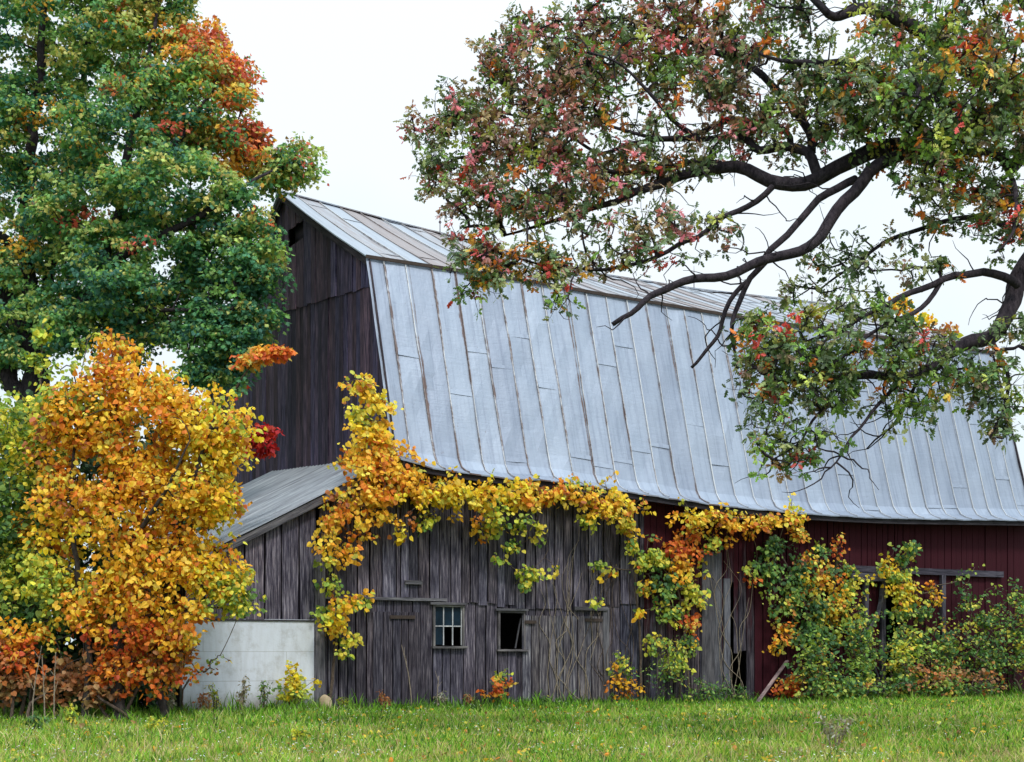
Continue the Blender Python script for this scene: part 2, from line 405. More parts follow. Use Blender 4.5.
PW = 0.571; U0 = U(410, -0.05)
def roof_mat(name, c1, c2, rust_amt, streak, base_rust):
    m, t, b = mat(name); uv = uvn(t)
    sp = t.nodes.new('ShaderNodeSeparateXYZ'); t.links.new(uv, sp.inputs[0])
    pu = math_(t, 'DIVIDE', math_(t, 'SUBTRACT', sp.outputs[0], U0), PW)
    fl = math_(t, 'FLOOR', pu); fr = math_(t, 'FRACT', pu)
    seam = math_(t, 'MINIMUM', fr, math_(t, 'SUBTRACT', 1.0, fr))
    wn = t.nodes.new('ShaderNodeTexWhiteNoise'); wn.noise_dimensions = '1D'; t.links.new(fl, wn.inputs['W'])
    n1 = noise(t, uv, 1.0, 5, 0.6, (1.2, 0.8, 1))
    n2 = noise(t, uv, 1.0, 6, 0.7, (10, 0.9, 1))
    n3 = noise(t, uv, 1.0, 5, 0.7, (2.5, 14, 1))
    base = mixc(t, n1, c1, c2)
    base = mixc(t, 1.0, base, ramp(t, wn.outputs[0], [(0, (0.86, 0.86, 0.88)), (1, (1.08, 1.08, 1.07))]), 'MULTIPLY')
    base = mixc(t, 1.0, base, ramp(t, n3, [(0.3, (0.975, 0.975, 0.98)), (0.7, (1.015, 1.015, 1.015))]), 'MULTIPLY')
    # rust creeping from the seams
    at_ = attr(t)
    base = mixc(t, at_.outputs['Alpha'], base, mixc(t, n2, (0.34, 0.34, 0.37), (0.78, 0.78, 0.78)))
    near = math_(t, 'SUBTRACT', 1.0, math_(t, 'MULTIPLY', seam, 8.0), clamp=True)
    n5 = noise(t, uv, 1.0, 3, 0.5, (1.1, 0.35, 1)); n6 = noise(t, uv, 1.0, 5, 0.75, (14, 3.2, 1))
    west = math_(t, 'MULTIPLY', sp.outputs[0], -0.014)          # rust is heavier towards the old end
    rs = math_(t, 'ADD', math_(t, 'MULTIPLY', near, 0.30), math_(t, 'ADD', math_(t, 'MULTIPLY', n6, 0.62), math_(t, 'ADD', west, math_(t, 'MULTIPLY', n5, 0.62))))
    rs = math_(t, 'MULTIPLY', math_(t, 'SUBTRACT', rs, 1.0 - rust_amt), 9.0, clamp=True)
    # spots
    n4 = noise(t, uv, 1.0, 6, 0.75, (7, 4.5, 1))
    sp2 = math_(t, 'MULTIPLY', math_(t, 'SUBTRACT', n4, 0.65), 14.0, clamp=True)
    rr = math_(t, 'MAXIMUM', rs, sp2)
    if streak > 0:
        pr = math_(t, 'MULTIPLY', math_(t, 'SUBTRACT', math_(t, 'ADD', math_(t, 'MULTIPLY', wn.outputs[0], 0.6), math_(t, 'MULTIPLY', n2, 0.9)), 0.62), 3.0, clamp=True)
        base = mixc(t, math_(t, 'MULTIPLY', pr, streak), base, base_rust)
    rc = mixc(t, n2, (0.06, 0.035, 0.035), (0.22, 0.13, 0.10))
    cre = math_(t, 'SUBTRACT', 1.0, math_(t, 'MULTIPLY', seam, 17.0), clamp=True)      # dark line in the crease of each seam
    n7 = noise(t, uv, 1.0, 4, 0.6, (1.7, 0.7, 1))
    crf = math_(t, 'MULTIPLY', cre, math_(t, 'MULTIPLY', math_(t, 'SUBTRACT', n7, 0.3), 1.9, clamp=True))
    crf = math_(t, 'MULTIPLY', crf, math_(t, 'SUBTRACT', 1.0, at_.outputs['Alpha']))
    base = mixc(t, math_(t, 'MULTIPLY', crf, 0.95), base, (0.10, 0.09, 0.10))
    n8 = noise(t, uv, 1.0, 5, 0.7, (9, 0.35, 1))
    base = mixc(t, 1.0, base, ramp(t, n8, [(0.33, (0.78, 0.78, 0.81)), (0.48, (1, 1, 1)), (0.7, (1.08, 1.08, 1.07))]), 'MULTIPLY')
    base = mixc(t, math_(t, 'MULTIPLY', rr, 0.85), base, rc)
    t.links.new(base, b.inputs['Base Color'])
    b.inputs['Metallic'].default_value = 0.45
    t.links.new(math_(t, 'ADD', math_(t, 'MULTIPLY', n1, 0.2), math_(t, 'MULTIPLY_ADD', rr, 0.3, 0.38)), b.inputs['Roughness'])
    bump(t, b, math_(t, 'ADD', n1, math_(t, 'MULTIPLY', n3, 0.25)), 0.05, 0.5)
    return m
M_roof = roof_mat('galvanised_steel', (0.26, 0.305, 0.395), (0.375, 0.42, 0.515), 0.215, 0.0, (0, 0, 0))
M_roof2 = roof_mat('rusty_steel', (0.30, 0.34, 0.41), (0.46, 0.50, 0.56), 0.10, 0.75, (0.23, 0.16, 0.145))
M_seam = roof_mat('seam_steel', (0.50, 0.52, 0.55), (0.62, 0.64, 0.66), 0.28, 0.0, (0, 0, 0))
m, t, b = mat('corrugated_steel'); o = uvn(t)
n_ = noise(t, o, 1.0, 5, 0.65, (0.8, 5, 1))
t.links.new(ramp(t, n_, [(0.3, (0.14, 0.14, 0.17)), (0.55, (0.30, 0.32, 0.36)), (0.75, (0.50, 0.52, 0.56))]), b.inputs['Base Color'])
b.inputs['Metallic'].default_value = 0.4; b.inputs['Roughness'].default_value = 0.5
M_corr = m
def plain(name, c, rough=0.8, metal=0.0, spec=0.3, nscale=8, var=0.25):
    m, t, b = mat(name); o = objn(t)
    n = noise(t, o, nscale, 5, 0.6)
    t.links.new(ramp(t, n, [(0.3, tuple(x * (1 - var) for x in c)), (0.7, tuple(min(1, x * (1 + var)) for x in c))]), b.inputs['Base Color'])
    b.inputs['Roughness'].default_value = rough; b.inputs['Metallic'].default_value = metal; b.inputs['Specular IOR Level'].default_value = spec
    bump(t, b, n, 0.01, 0.4)
    return m
M_iron = plain('rusty_iron', (0.05, 0.035, 0.03), 0.8)
M_glass = plain('old_glass', (0.008, 0.02, 0.035), 0.35, 0, 0.12, 3, 0.5)
M_conc = plain('lime_stone', (0.42, 0.33, 0.22), 0.9)
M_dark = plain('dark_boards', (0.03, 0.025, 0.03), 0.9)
# white block wall
m, t, b = mat('whitewashed_block'); o = uvn(t)
br = t.nodes.new('ShaderNodeTexBrick'); br.inputs['Scale'].default_value = 1
br.inputs['Brick Width'].default_value = 3.4; br.inputs['Row Height'].default_value = 0.58; br.inputs['Mortar Size'].default_value = 0.008
br.inputs['Color1'].default_value = (0.66, 0.71, 0.82, 1); br.inputs['Color2'].default_value = (0.64, 0.69, 0.80, 1); br.inputs['Mortar'].default_value = (0.50, 0.53, 0.60, 1)
t.links.new(o, br.inputs['Vector'])
n_ = noise(t, o, 3.0, 6, 0.7); n2_ = noise(t, o, 1, 4, 0.6, (6, 0.8, 1))
c_ = mixc(t, 1.0, br.outputs[0], ramp(t, n_, [(0.28, (0.72, 0.70, 0.66)), (0.5, (1, 1, 1))]), 'MULTIPLY')
c_ = mixc(t, 1.0, c_, ramp(t, n2_, [(0.3, (0.85, 0.84, 0.82)), (0.55, (1, 1, 1))]), 'MULTIPLY')
geo = t.nodes.new('ShaderNodeNewGeometry'); sg = t.nodes.new('ShaderNodeSeparateXYZ'); t.links.new(geo.outputs['Position'], sg.inputs[0])
mud = math_(t, 'MULTIPLY', math_(t, 'SUBTRACT', math_(t, 'ADD', math_(t, 'MULTIPLY', n_, 1.1), 0.02), math_(t, 'MULTIPLY', sg.outputs[2], 1.3)), 2.5, clamp=True)
c_ = mixc(t, math_(t, 'MULTIPLY', mud, 0.7), c_, (0.17, 0.15, 0.11))
t.links.new(c_, b.inputs['Base Color']); b.inputs['Roughness'].default_value = 0.85
bump(t, b, n_, 0.02, 0.5)
M_block = m
# ground
m, t, b = mat('soil_and_turf'); o = objn(t)
n_ = noise(t, o, 0.6, 6, 0.65); n2_ = noise(t, o, 9, 5, 0.7)
c_ = ramp(t, n_, [(0.3, (0.05, 0.075, 0.02)), (0.5, (0.09, 0.12, 0.03)), (0.7, (0.16, 0.14, 0.06))])
c_ = mixc(t, 1.0, c_, ramp(t, n2_, [(0.3, (0.6, 0.6, 0.6)), (0.7, (1.3, 1.3, 1.2))]), 'MULTIPLY')
t.links.new(c_, b.inputs['Base Color']); b.inputs['Roughness'].default_value = 0.95
bump(t, b, n2_, 0.04, 0.7)
M_ground = m

# ------------------------------------------------------------------ ground
def gh(x, y): return 0.03 * np.sin(x * 0.7 + 1) * np.sin(y * 0.45) + 0.015 * np.sin(x * 2.1 + y * 1.3)
def ground():
    xs = np.concatenate([[-900, -300, -100, -50], np.arange(-30, 30.1, 1.0), [50, 100, 300, 900]])
    ys = np.concatenate([[-300, -60, -20], np.arange(0, 60.1, 1.0), [80, 140, 300, 900, 2000]])
    X, Y = np.meshgrid(xs, ys); Z = gh(X, Y) * (np.abs(X) < 31) * (Y < 61) * (Y > -1)
    V = np.stack([X, Y, Z], -1).reshape(-1, 3); nx, ny = len(xs), len(ys)
    i = (np.arange(ny - 1)[:, None] * nx + np.arange(nx - 1)[None, :]).ravel()
    I = np.stack([i, i + 1, i + nx + 1, i + nx], -1)
    me = fast_mesh('ground', V, [4] * len(I), I.ravel(), True)
    o = link('ground', me, M_ground); o['kind'] = 'structure'
ground()

# ------------------------------------------------------------------ barn
WR, WB, WE = 6.75, 1.26, -0.55       # ridge, break and eave lines, metres behind the front wall
ridge = curve([(279, 192.5), (345, 210), (397, 224), (466, 241), (565, 270), (700, 291), (772, 299), (860, 309), (918, 317), (950, 322)], WR)
brk = curve([(366, 257), (445, 269), (544, 284), (592, 293), (653, 303), (700, 311), (768, 322), (870, 336), (993, 353)], WB)
eave = curve([(400, 458), (430, 467), (500, 477), (560, 481), (640, 493), (720, 505), (800, 513), (850, 516), (900, 518), (1024, 520), (1060, 521)], WE)
UR = 19.3                            # roof length
GW = 0.22                            # gable wall set back behind the rake
def profile(u):
    """front slope (w, z) from eave to ridge"""
    e, k, r = eave(u), brk(u), ridge(u)
    p = [(WE, e), (-0.38, e + 0.055), (-0.20, e + 0.145), (-0.06, e + 0.34), (0.05, e + 0.68)]
    for f in (0.125, 0.25, 0.375, 0.5, 0.625, 0.75, 0.875): p.append((0.05 + (WB - 0.05) * f, e + 0.68 + (k - e - 0.68) * f + 0.03 * math.sin(math.pi * f)))
    p.append((WB, k))
    for f in (0.33, 0.66): p.append((WB + (WR - WB) * f, k + (r - k) * f - 0.05 * math.sin(math.pi * f)))
    p.append((WR, r)); return p
def roof_z(u, w):
    if w > WR: w = 2 * WR - w
    p = profile(u); return float(np.interp(w, [a for a, _ in p], [c for _, c in p]))

barn = empty('barn', P(9.5, WR, 0), 'old weathered grey and red wooden barn with a tall galvanised gambrel roof', 'barn')
KB = 12                              # index of the break in the profile
def roof_part(name, i0, i1, matr, mirror, thick=0.03, over=0.0, du=PW, parent=barn):
    """sheet with thickness between profile points i0..i1, standing seams and laps as raised metal"""
    mb = MB()
    ns = int(math.ceil((UR - 0) / (du / 2)))
    us = [0.0]; k = math.ceil((0 - U0) / PW)
    us = sorted(set([0.0, UR] + [U0 + j * PW / 2 for j in range(-4, 80) if 0.03 < U0 + j * PW / 2 < UR - 0.03]))
    rows = []
    for u in us:
        pr = profile(u)[i0:i1 + 1]
        row = []; s = 0; prev = None
        for w, z in pr:
            if prev is not None: s += math.hypot(w - prev[0], z - prev[1])
            prev = (w, z)
            frac = ((u - U0) / PW) % 1
            dz = 0.0
            ww = 2 * WR - w if mirror else w
            dent = 0.02 * mnoise.noise(Vector((u * 1.7, s * 1.1, 3.0 + mirror))) + 0.012 * mnoise.noise(Vector((u * 5.7, s * 2.1, 7.0 + mirror)))
            row.append((ww - (dent if not mirror else -dent), z + over + dent, u, s))
        rows.append(row)
    for a, c in zip(rows[:-1], rows[1:]):
        for j in range(len(a) - 1):
            q = [a[j], c[j], c[j + 1], a[j + 1]]
            if mirror: q = q[::-1]
            mb.poly([P(x[2], x[0], x[1]) for x in q], [(x[2], x[3]) for x in q])
            mb.poly([P(x[2], x[0], x[1] - thick) for x in q[::-1]], [(x[2], x[3]) for x in q[::-1]])
    for row in (rows[0], rows[-1]):
        for j in range(len(row) - 1):
            x, y = row[j], row[j + 1]
            mb.poly([P(x[2], x[0], x[1] - thick), P(y[2], y[0], y[1] - thick), P(y[2], y[0], y[1]), P(x[2], x[0], x[1])], [(x[2], x[3])] * 4)
    for j in (0, len(rows[0]) - 1):
        for a, c in zip(rows[:-1], rows[1:]):
            x, y = a[j], c[j]
            mb.poly([P(x[2], x[0], x[1] - thick), P(y[2], y[0], y[1] - thick), P(y[2], y[0], y[1]), P(x[2], x[0], x[1])], [(x[2], x[3])] * 4)
    # seams and laps
    sm = mb; lp = mb; RB = (1, 1, 1, 1)
    j = math.ceil((0.02 - U0) / PW)
    dirw = -1 if not mirror else 1
    while U0 + j * PW < UR - 0.02:
        u = U0 + j * PW; j += 1
        pr = profile(u)[i0:i1 + 1]
        pts = []; s = 0
        lean = random.uniform(-0.008, 0.008)
        for q, (w, z) in enumerate(pr):
            if q: s += math.hypot(w - pr[q - 1][0], z - pr[q - 1][1])
            ww = 2 * WR - w if mirror else w
            pts.append((ww, z + over, s, u + lean * q))
        nrm = []
        for q in range(len(pts)):
            a = pts[max(0, q - 1)]; c = pts[min(len(pts) - 1, q + 1)]
            tx, tz = c[0] - a[0], c[1] - a[1]; l = math.hypot(tx, tz); n = (-tz / l, tx / l)
            if n[1] < 0: n = (-n[0], -n[1])
            nrm.append(n)
        hw, hh = random.uniform(0.007, 0.011), 0.028
        for q in range(len(pts) - 1):
            a, c = pts[q], pts[q + 1]; na, nc = nrm[q], nrm[q + 1]
            A = [P(a[3] - hw, a[0], a[1]), P(a[3] + hw, a[0], a[1]), P(a[3] + hw, a[0] + na[0] * hh, a[1] + na[1] * hh), P(a[3] - hw, a[0] + na[0] * hh, a[1] + na[1] * hh)]
            B = [P(c[3] - hw, c[0], c[1]), P(c[3] + hw, c[0], c[1]), P(c[3] + hw, c[0] + nc[0] * hh, c[1] + nc[1] * hh), P(c[3] - hw, c[0] + nc[0] * hh, c[1] + nc[1] * hh)]
            for x, y in ((0, 3), (3, 2), (2, 1)):
                sm.poly([A[x], A[y], B[y], B[x]], [(u, a[2]), (u + .02, a[2]), (u + .02, c[2]), (u, c[2])], RB)
        # horizontal lap joints in the panel to the right of this seam
        tot = pts[-1][2]; sv = random.uniform(0.3, 1.6)
        while sv < tot - 0.2 and u + PW < UR:
            if random.random() < 0.5: sv += 1.7; continue
            f = sv; ww = np.interp(f, [p[2] for p in pts], [p[0] for p in pts]); zz = np.interp(f, [p[2] for p in pts], [p[1] for p in pts])
            n = nrm[min(len(nrm) - 1, int(np.searchsorted([p[2] for p in pts], f)))]
            ue = u + PW - 0.02
            z2 = zz + (roof_z(ue, pr[1][0] if False else (2 * WR - ww if mirror else ww)) + over - zz)
            A = P(u + 0.015, ww + n[0] * 0.008, zz + n[1] * 0.008); B = P(ue, ww + n[0] * 0.008, z2 + n[1] * 0.008)
            d = np.array([0, 0, 1.0]); nv = n[0] * GX + n[1] * np.array([0, 0, 1.0]); tv = np.cross(nv, unit(B - A)); tv = tv if tv[2] > 0 else -tv
            h = 0.005
            for off, hh2 in ((0, h),):
                c = [A, B, B + nv * h, A + nv * h]
                lp.poly(c, [(u + .1, sv), (u + .4, sv), (u + .4, sv), (u + .1, sv)])
                lp.poly([A + nv * h, B + nv * h, B + tv * 0.10 + nv * 0.001, A + tv * 0.10 + nv * 0.001], [(u + .1, sv), (u + .4, sv), (u + .4, sv + .06), (u + .1, sv + .06)])
            sv += random.uniform(2.0, 3.4)
    return mb.build(name, matr, parent)
roof_part('lower_roof', 0, KB, M_roof, 0)
roof_part('upper_roof', KB, 15, M_roof2, 0, over=0.035)
roof_part('lower_roof', 0, KB, M_roof, 1)
roof_part('upper_roof', KB, 15, M_roof2, 1, over=0.035)

def strip(mb, fa, wa, wb, za, zb, u0, u1, n=40, **k):
    pass
# trim: break drip edge, ridge cap, rake boards, fascia
mb = MB()
us = np.linspace(-0.02, UR + 0.02, 46)
for a, c in zip(us[:-1], us[1:]):
    barbox(mb, P(a, WB - 0.05, brk(a) + 0.0), P(c, WB - 0.05, brk(c) + 0.0), 0.03, 0.075)
mb.build('drip_edge', M_iron, barn)
mb = MB()
for a, c in zip(us[:-1], us[1:]):
    for sg in (-1, 1):
        A = P(a, WR, ridge(a) + 0.075); B = P(c, WR, ridge(c) + 0.075)
        C_ = P(c, WR + sg * 0.2, ridge(c) - 0.03); D_ = P(a, WR + sg * 0.2, ridge(a) - 0.03)
        mb.poly([A, B, C_, D_], [(a, 0), (c, 0), (c, .2), (a, .2)])
        mb.poly([D_, C_, B, A], [(a, 0), (c, 0), (c, .2), (a, .2)])
mb.build('ridge_cap', M_roof2, barn)
for ue in (0.07, UR - 0.07):
    mb = MB()
    for mir in (0, 1):
        pr = profile(ue)
        for (w0, z0), (w1, z1) in zip(pr[:-1], pr[1:]):
            a, c = (w0, w1) if not mir else (2 * WR - w0, 2 * WR - w1)
            barbox(mb, P(ue, a, z0 - 0.11), P(ue, c, z1 - 0.11), 0.035, 0.14, up=GX, col=(0.3, 0.24, 0.26, 0))
    mb.build('rake_board', M_timber, barn)
us2 = np.linspace(0.05, UR - 0.05, 40)
for mir in (0, 1):
    mb = MB()
    for a, c in zip(us2[:-1], us2[1:]):
        w = WE + 0.07 if not mir else 2 * WR - WE - 0.07
        barbox(mb, P(a, w, eave(a) - 0.09), P(c, w, eave(c) - 0.09), 0.03, 0.11, up=(0, 0, 1), col=(0.22, 0.2, 0.22, 0))  # dark tint imitates the shadow line below the roof edge
    mb.build('eave_shade_board', M_timber, barn)
# rafter tails under the front eave
mb = MB()
u = 0.4
while u < UR:
    barbox(mb, P(u, WE + 0.1, eave(u) - 0.06), P(u, 0.25, eave(u) + 0.02), 0.06, 0.12, col=(0.6, 0.55, 0.55, 0)); u += 0.6
mb.build('rafter_tail', M_timber, barn)
# lightning rods
for px, py in ((292, 194), (440, 233), (565, 268), (694, 289), (812, 303)):
    u, z = ZU(px, py, WR); tb = Tubes()
    z = ridge(u)
    tb.tube([P(u, WR, z), P(u, WR, z + 0.35), P(u, WR, z + 0.72)], [0.014, 0.011, 0.004], 6)
    an = np.linspace(0, 2 * math.pi, 9)
    tb.tube([P(u, WR, z + 0.33) + 0.03 * np.array([0, 0, math.cos(a)]) + 0.03 * math.sin(a) * LX for a in an], 0.012, 5)
    tb.build('lightning_rod', M_timber, barn)

# boards ---------------------------------------------------------
def btint(lo=0.6, hi=1.4, warm=0.06):
    g = random.uniform(lo, hi); w = random.uniform(-warm, warm)
    return (g * (1 + w), g, g * (1 - w))
def boards_front(mb, u0, u1, zb, zt, wid=(0.2, 0.3), w=0.0, thick=0.025, gap=0.018, paint=None, tint=btint, rag=0.04, batten=0, ends=None):
    """vertical boards on the front plane; zb, zt functions of u"""
    u = u0
    while u < u1 - 0.02:
        bw = min(random.uniform(*wid), u1 - u)
        if u1 - (u + bw) < 0.1: bw = u1 - u
        a, c = u + gap * random.uniform(0.4, 1.1), u + bw - gap * random.uniform(0.4, 1.1)
        off = random.uniform(-0.014, 0.012) + w
        r = random.random() * 60; ln = 3
        z0, z1 = zb(a) + random.uniform(-rag, rag), zb(c) + random.uniform(-rag, rag) * 0.3
        z1 = z0 + (zb(c) - zb(a)) + random.uniform(-0.012, 0.012)
        t0, t1 = zt(a), zt(c)
        lean = random.uniform(-0.006, 0.006)
        tc_ = tint()
        p0, p1 = (paint(u, z0), paint(u, t0)) if paint else (0, 0)
        jp = random.uniform(-0.12, 0.12) if paint else 0
        cb, ct = (*tc_, max(0, p0 + jp)), (*tc_, max(0, p1 + jp))
        # split the board in length so that paint and warp can vary
        K = 3
        for k in range(K):
            f0, f1 = k / K, (k + 1) / K
            za0, zc0 = z0 + (t0 - z0) * f0, z1 + (t1 - z1) * f0
            za1, zc1 = z0 + (t0 - z0) * f1, z1 + (t1 - z1) * f1
            cc0 = tuple(cb[i] * (1 - f0) + ct[i] * f0 for i in range(4)); cc1 = tuple(cb[i] * (1 - f1) + ct[i] * f1 for i in range(4))
            o0, o1 = off, off
            cs = [P(a + lean * f0, o0 - thick, za0), P(c + lean * f0, o0 - thick, zc0), P(c + lean * f0, o0, zc0), P(a + lean * f0, o0, za0),
                  P(a + lean * f1, o1 - thick, za1), P(c + lean * f1, o1 - thick, zc1), P(c + lean * f1, o1, zc1), P(a + lean * f1, o1, za1)]
            uv = [(r, za0), (r + bw, zc0), (r + bw + .02, zc0), (r - .02, za0), (r, za1), (r + bw, zc1), (r + bw + .02, zc1), (r - .02, za1)]
            uv = [(x, y + r * 3) for x, y in uv]
            mb.hexa(cs, uv, cols=[cc0] * 4 + [cc1] * 4)
        u += bw
def soffit(u): return roof_z(min(max(u, 0.02), UR - 0.02), -0.075) - 0.05
# lean-to roof plane
zr0 = ZU(350, 480, 0)[1]; ur0 = U(350, 0); ul0, zl0 = ZU(212, 549, 0)
SL = (zr0 - zl0) / (ur0 - ul0)
def lean_z(u, w=0.0): return zr0 + SL * (u - ur0) + 0.07 * w
UL = -4.35
ULE = -4.75
ledge_pts = [(318, 596), (380, 597), (445, 597), (447, 601), (520, 604), (602, 607)]
_lq = [ZU(a, c_, 0) for a, c_ in ledge_pts]
def ledge(u): return float(np.interp(u, [q[0] for q in _lq], [q[1] for q in _lq]))
zero = lambda u: 0.02
ua, ub = U(318), U(602)
u_w1, u_w1b = U(432), U(463); zs1, zh1 = ZU(447, 648)[1], ZU(447, 605)[1]
u_w2, u_w2b = U(497), U(524); zs2, zh2 = ZU(510, 651)[1], ZU(510, 611)[1]

mb = MB()
# upper tier, lapping over the lower one: lean-to part first, then under the eave
boards_front(mb, ua, GW, lambda u: ledge(u) - 0.05, lambda u: lean_z(u) - 0.06, (0.24, 0.36), w=-0.035)
boards_front(mb, GW, ub, lambda u: ledge(u) - 0.05 - (0.05 if u > 3 else 0), soffit, (0.19, 0.28), w=-0.035, rag=0.05)
boards_front(mb, ub, U(643), lambda u: ledge(ub) + 0.05, soffit, (0.19, 0.28), w=-0.03, rag=0.06)
mb.build('board_siding', M_wood, barn, 'weathered grey vertical boards in two tiers')
mb = MB()
top = lambda u: ledge(u) + 0.03
# lower tier, leaving holes for windows
boards_front(mb, ua, u_w1, zero, top, (0.16, 0.24), rag=0.05, tint=lambda: btint(0.6, 1.0))
boards_front(mb, u_w1, u_w1b, zero, lambda u: zs1, (0.16, 0.26), rag=0.12, tint=lambda: btint(0.45, 1.2))
boards_front(mb, u_w1, u_w1b, lambda u: zh1, top, (0.2, 0.3), rag=0.0)
boards_front(mb, u_w1b, u_w2, zero, top, (0.2, 0.3), rag=0.04)
boards_front(mb, u_w2, u_w2b, zero, lambda u: zs2, (0.2, 0.3), rag=0.04)
boards_front(mb, u_w2, u_w2b, lambda u: zh2, top, (0.2, 0.3), rag=0.0)
boards_front(mb, u_w2b, ub, zero, top, (0.2, 0.3), rag=0.04)
mb.build('board_siding', M_wood, barn)
# right part of the wall: faded red paint above, bare below
ug0, ug1, ug2 = U(727), U(733), U(746)
zg0, zg1 = ZU(736, 690)[1], ZU(736, 650)[1]; zgt = ZU(730, 583)[1]
def paintf(u, z):
    top_ = min(1.0, max(0, (z - 2.6) / 1.0))
    right = 1.0 if u > U(750) else 0.0
    return max(0.75 * top_ + 0.12, 0.62 * right + 0.3 * top_)
rt = lambda: btint(0.45, 1.0, 0.12)
mb = MB()
boards_front(mb, ub, U(643), zero, lambda u: ledge(ub) + 0.1, (0.18, 0.3), paint=lambda u, z: 0.12, tint=rt)
boards_front(mb, U(643), ug0, zero, soffit, (0.18, 0.3), paint=paintf, tint=rt, gap=0.016)
boards_front(mb, ug0, ug1, lambda u: zgt, soffit, (0.1, 0.2), paint=paintf, tint=rt)
boards_front(mb, ug1, ug2, lambda u: zg1, soffit, (0.12, 0.16), paint=paintf, tint=rt, rag=0.1)
boards_front(mb, ug2, U(882), zero, soffit, (0.16, 0.26), paint=paintf, tint=rt, gap=0.014)
boards_front(mb, U(882), U(897), lambda u: ZU(890, 573)[1], soffit, (0.16, 0.26), paint=paintf, tint=rt)
boards_front(mb, U(897), UR - 0.1, zero, soffit, (0.16, 0.26), paint=paintf, tint=rt, gap=0.012)
mb.build('board_siding', M_wood, barn, 'vertical boards with faded dark red paint')
# tall grey post and wide boards near the gap
mb = MB(); fbox(mb, U(722), U(728), -0.09, -0.03, 0.35, zgt + 0.1, (0.9, 0.95, 1.0, 0)); mb.build('post', M_timber, barn)
mb = MB(); boards_front(mb, U(700), U(721), lambda u: 0.3, lambda u: ZU(710, 552)[1], (0.3, 0.4), w=-0.035, tint=lambda: btint(0.6, 0.8)); mb.build('patch_boards', M_timber, barn)
# ledge strip
mb = MB()
fbox(mb, ua, U(445), -0.10, -0.062, ledge(ua) - 0.06, ledge(ua) + 0.0, (0.9, 0.9, 0.9, 0), True)
mb.build('ledge_board', M_timber, barn)
# corner post at the left end
mb = MB(); fbox(mb, U(313), U(323), -0.12, 0.03, 0.0, ledge(ua) + 0.9, (0.95, 0.95, 1.0, 0)); mb.build('corner_post', M_timber, barn)
# doors: plank doors hung flush, with battens and iron strap hinges
def door(px0, px1, y0, tint, hinge, ztop=None):
    d0, d1 = U(px0), U(px1); zt = ZU((px0 + px1) / 2, y0)[1]
    mb = MB(); boards_front(mb, d0, d1, lambda u: 0.12, lambda u: zt, (0.16, 0.24), w=-0.045, tint=tint, rag=0.05)
    d = mb.build('door', M_wood, barn)
    for hx0, hx1, hy in hinge:
        h = MB(); z = ZU(hx0, hy)[1]; fbox(h, U(hx0), U(hx1), -0.105, -0.078, z - 0.035, z + 0.035, (1, 1, 1, 0), True)
        h.build('hinge', M_iron, d)
    return d
door(371, 419, 612, lambda: btint(0.55, 0.85), [(388, 413, 617)])
door(521, 601, 616, lambda: tuple(a * b for a, b in zip(btint(1.1, 1.7), (1.0, 1.04, 0.9))), [(523, 534, 622), (583, 600, 620)])
mb = MB(); z = ledge(U(590)); fbox(mb, U(572), U(605), -0.13, -0.08, z - 0.09, z - 0.01, (0.8, 0.8, 0.8, 0), True); mb.build('door_header', M_timber, barn)
mb = MB(); z = ZU(410, 582)[1]; fbox(mb, U(403), U(420), -0.12, -0.078, z - 0.05, z + 0.03, (0.7, 0.7, 0.7, 0), True); mb.build('door_track', M_timber, barn)
mb = MB(); fbox(mb, U(601), U(607), -0.1, -0.055, 0.1, ledge(ub) - 0.02, (0.8, 0.8, 0.8, 0)); mb.build('door_post', M_timber, barn)

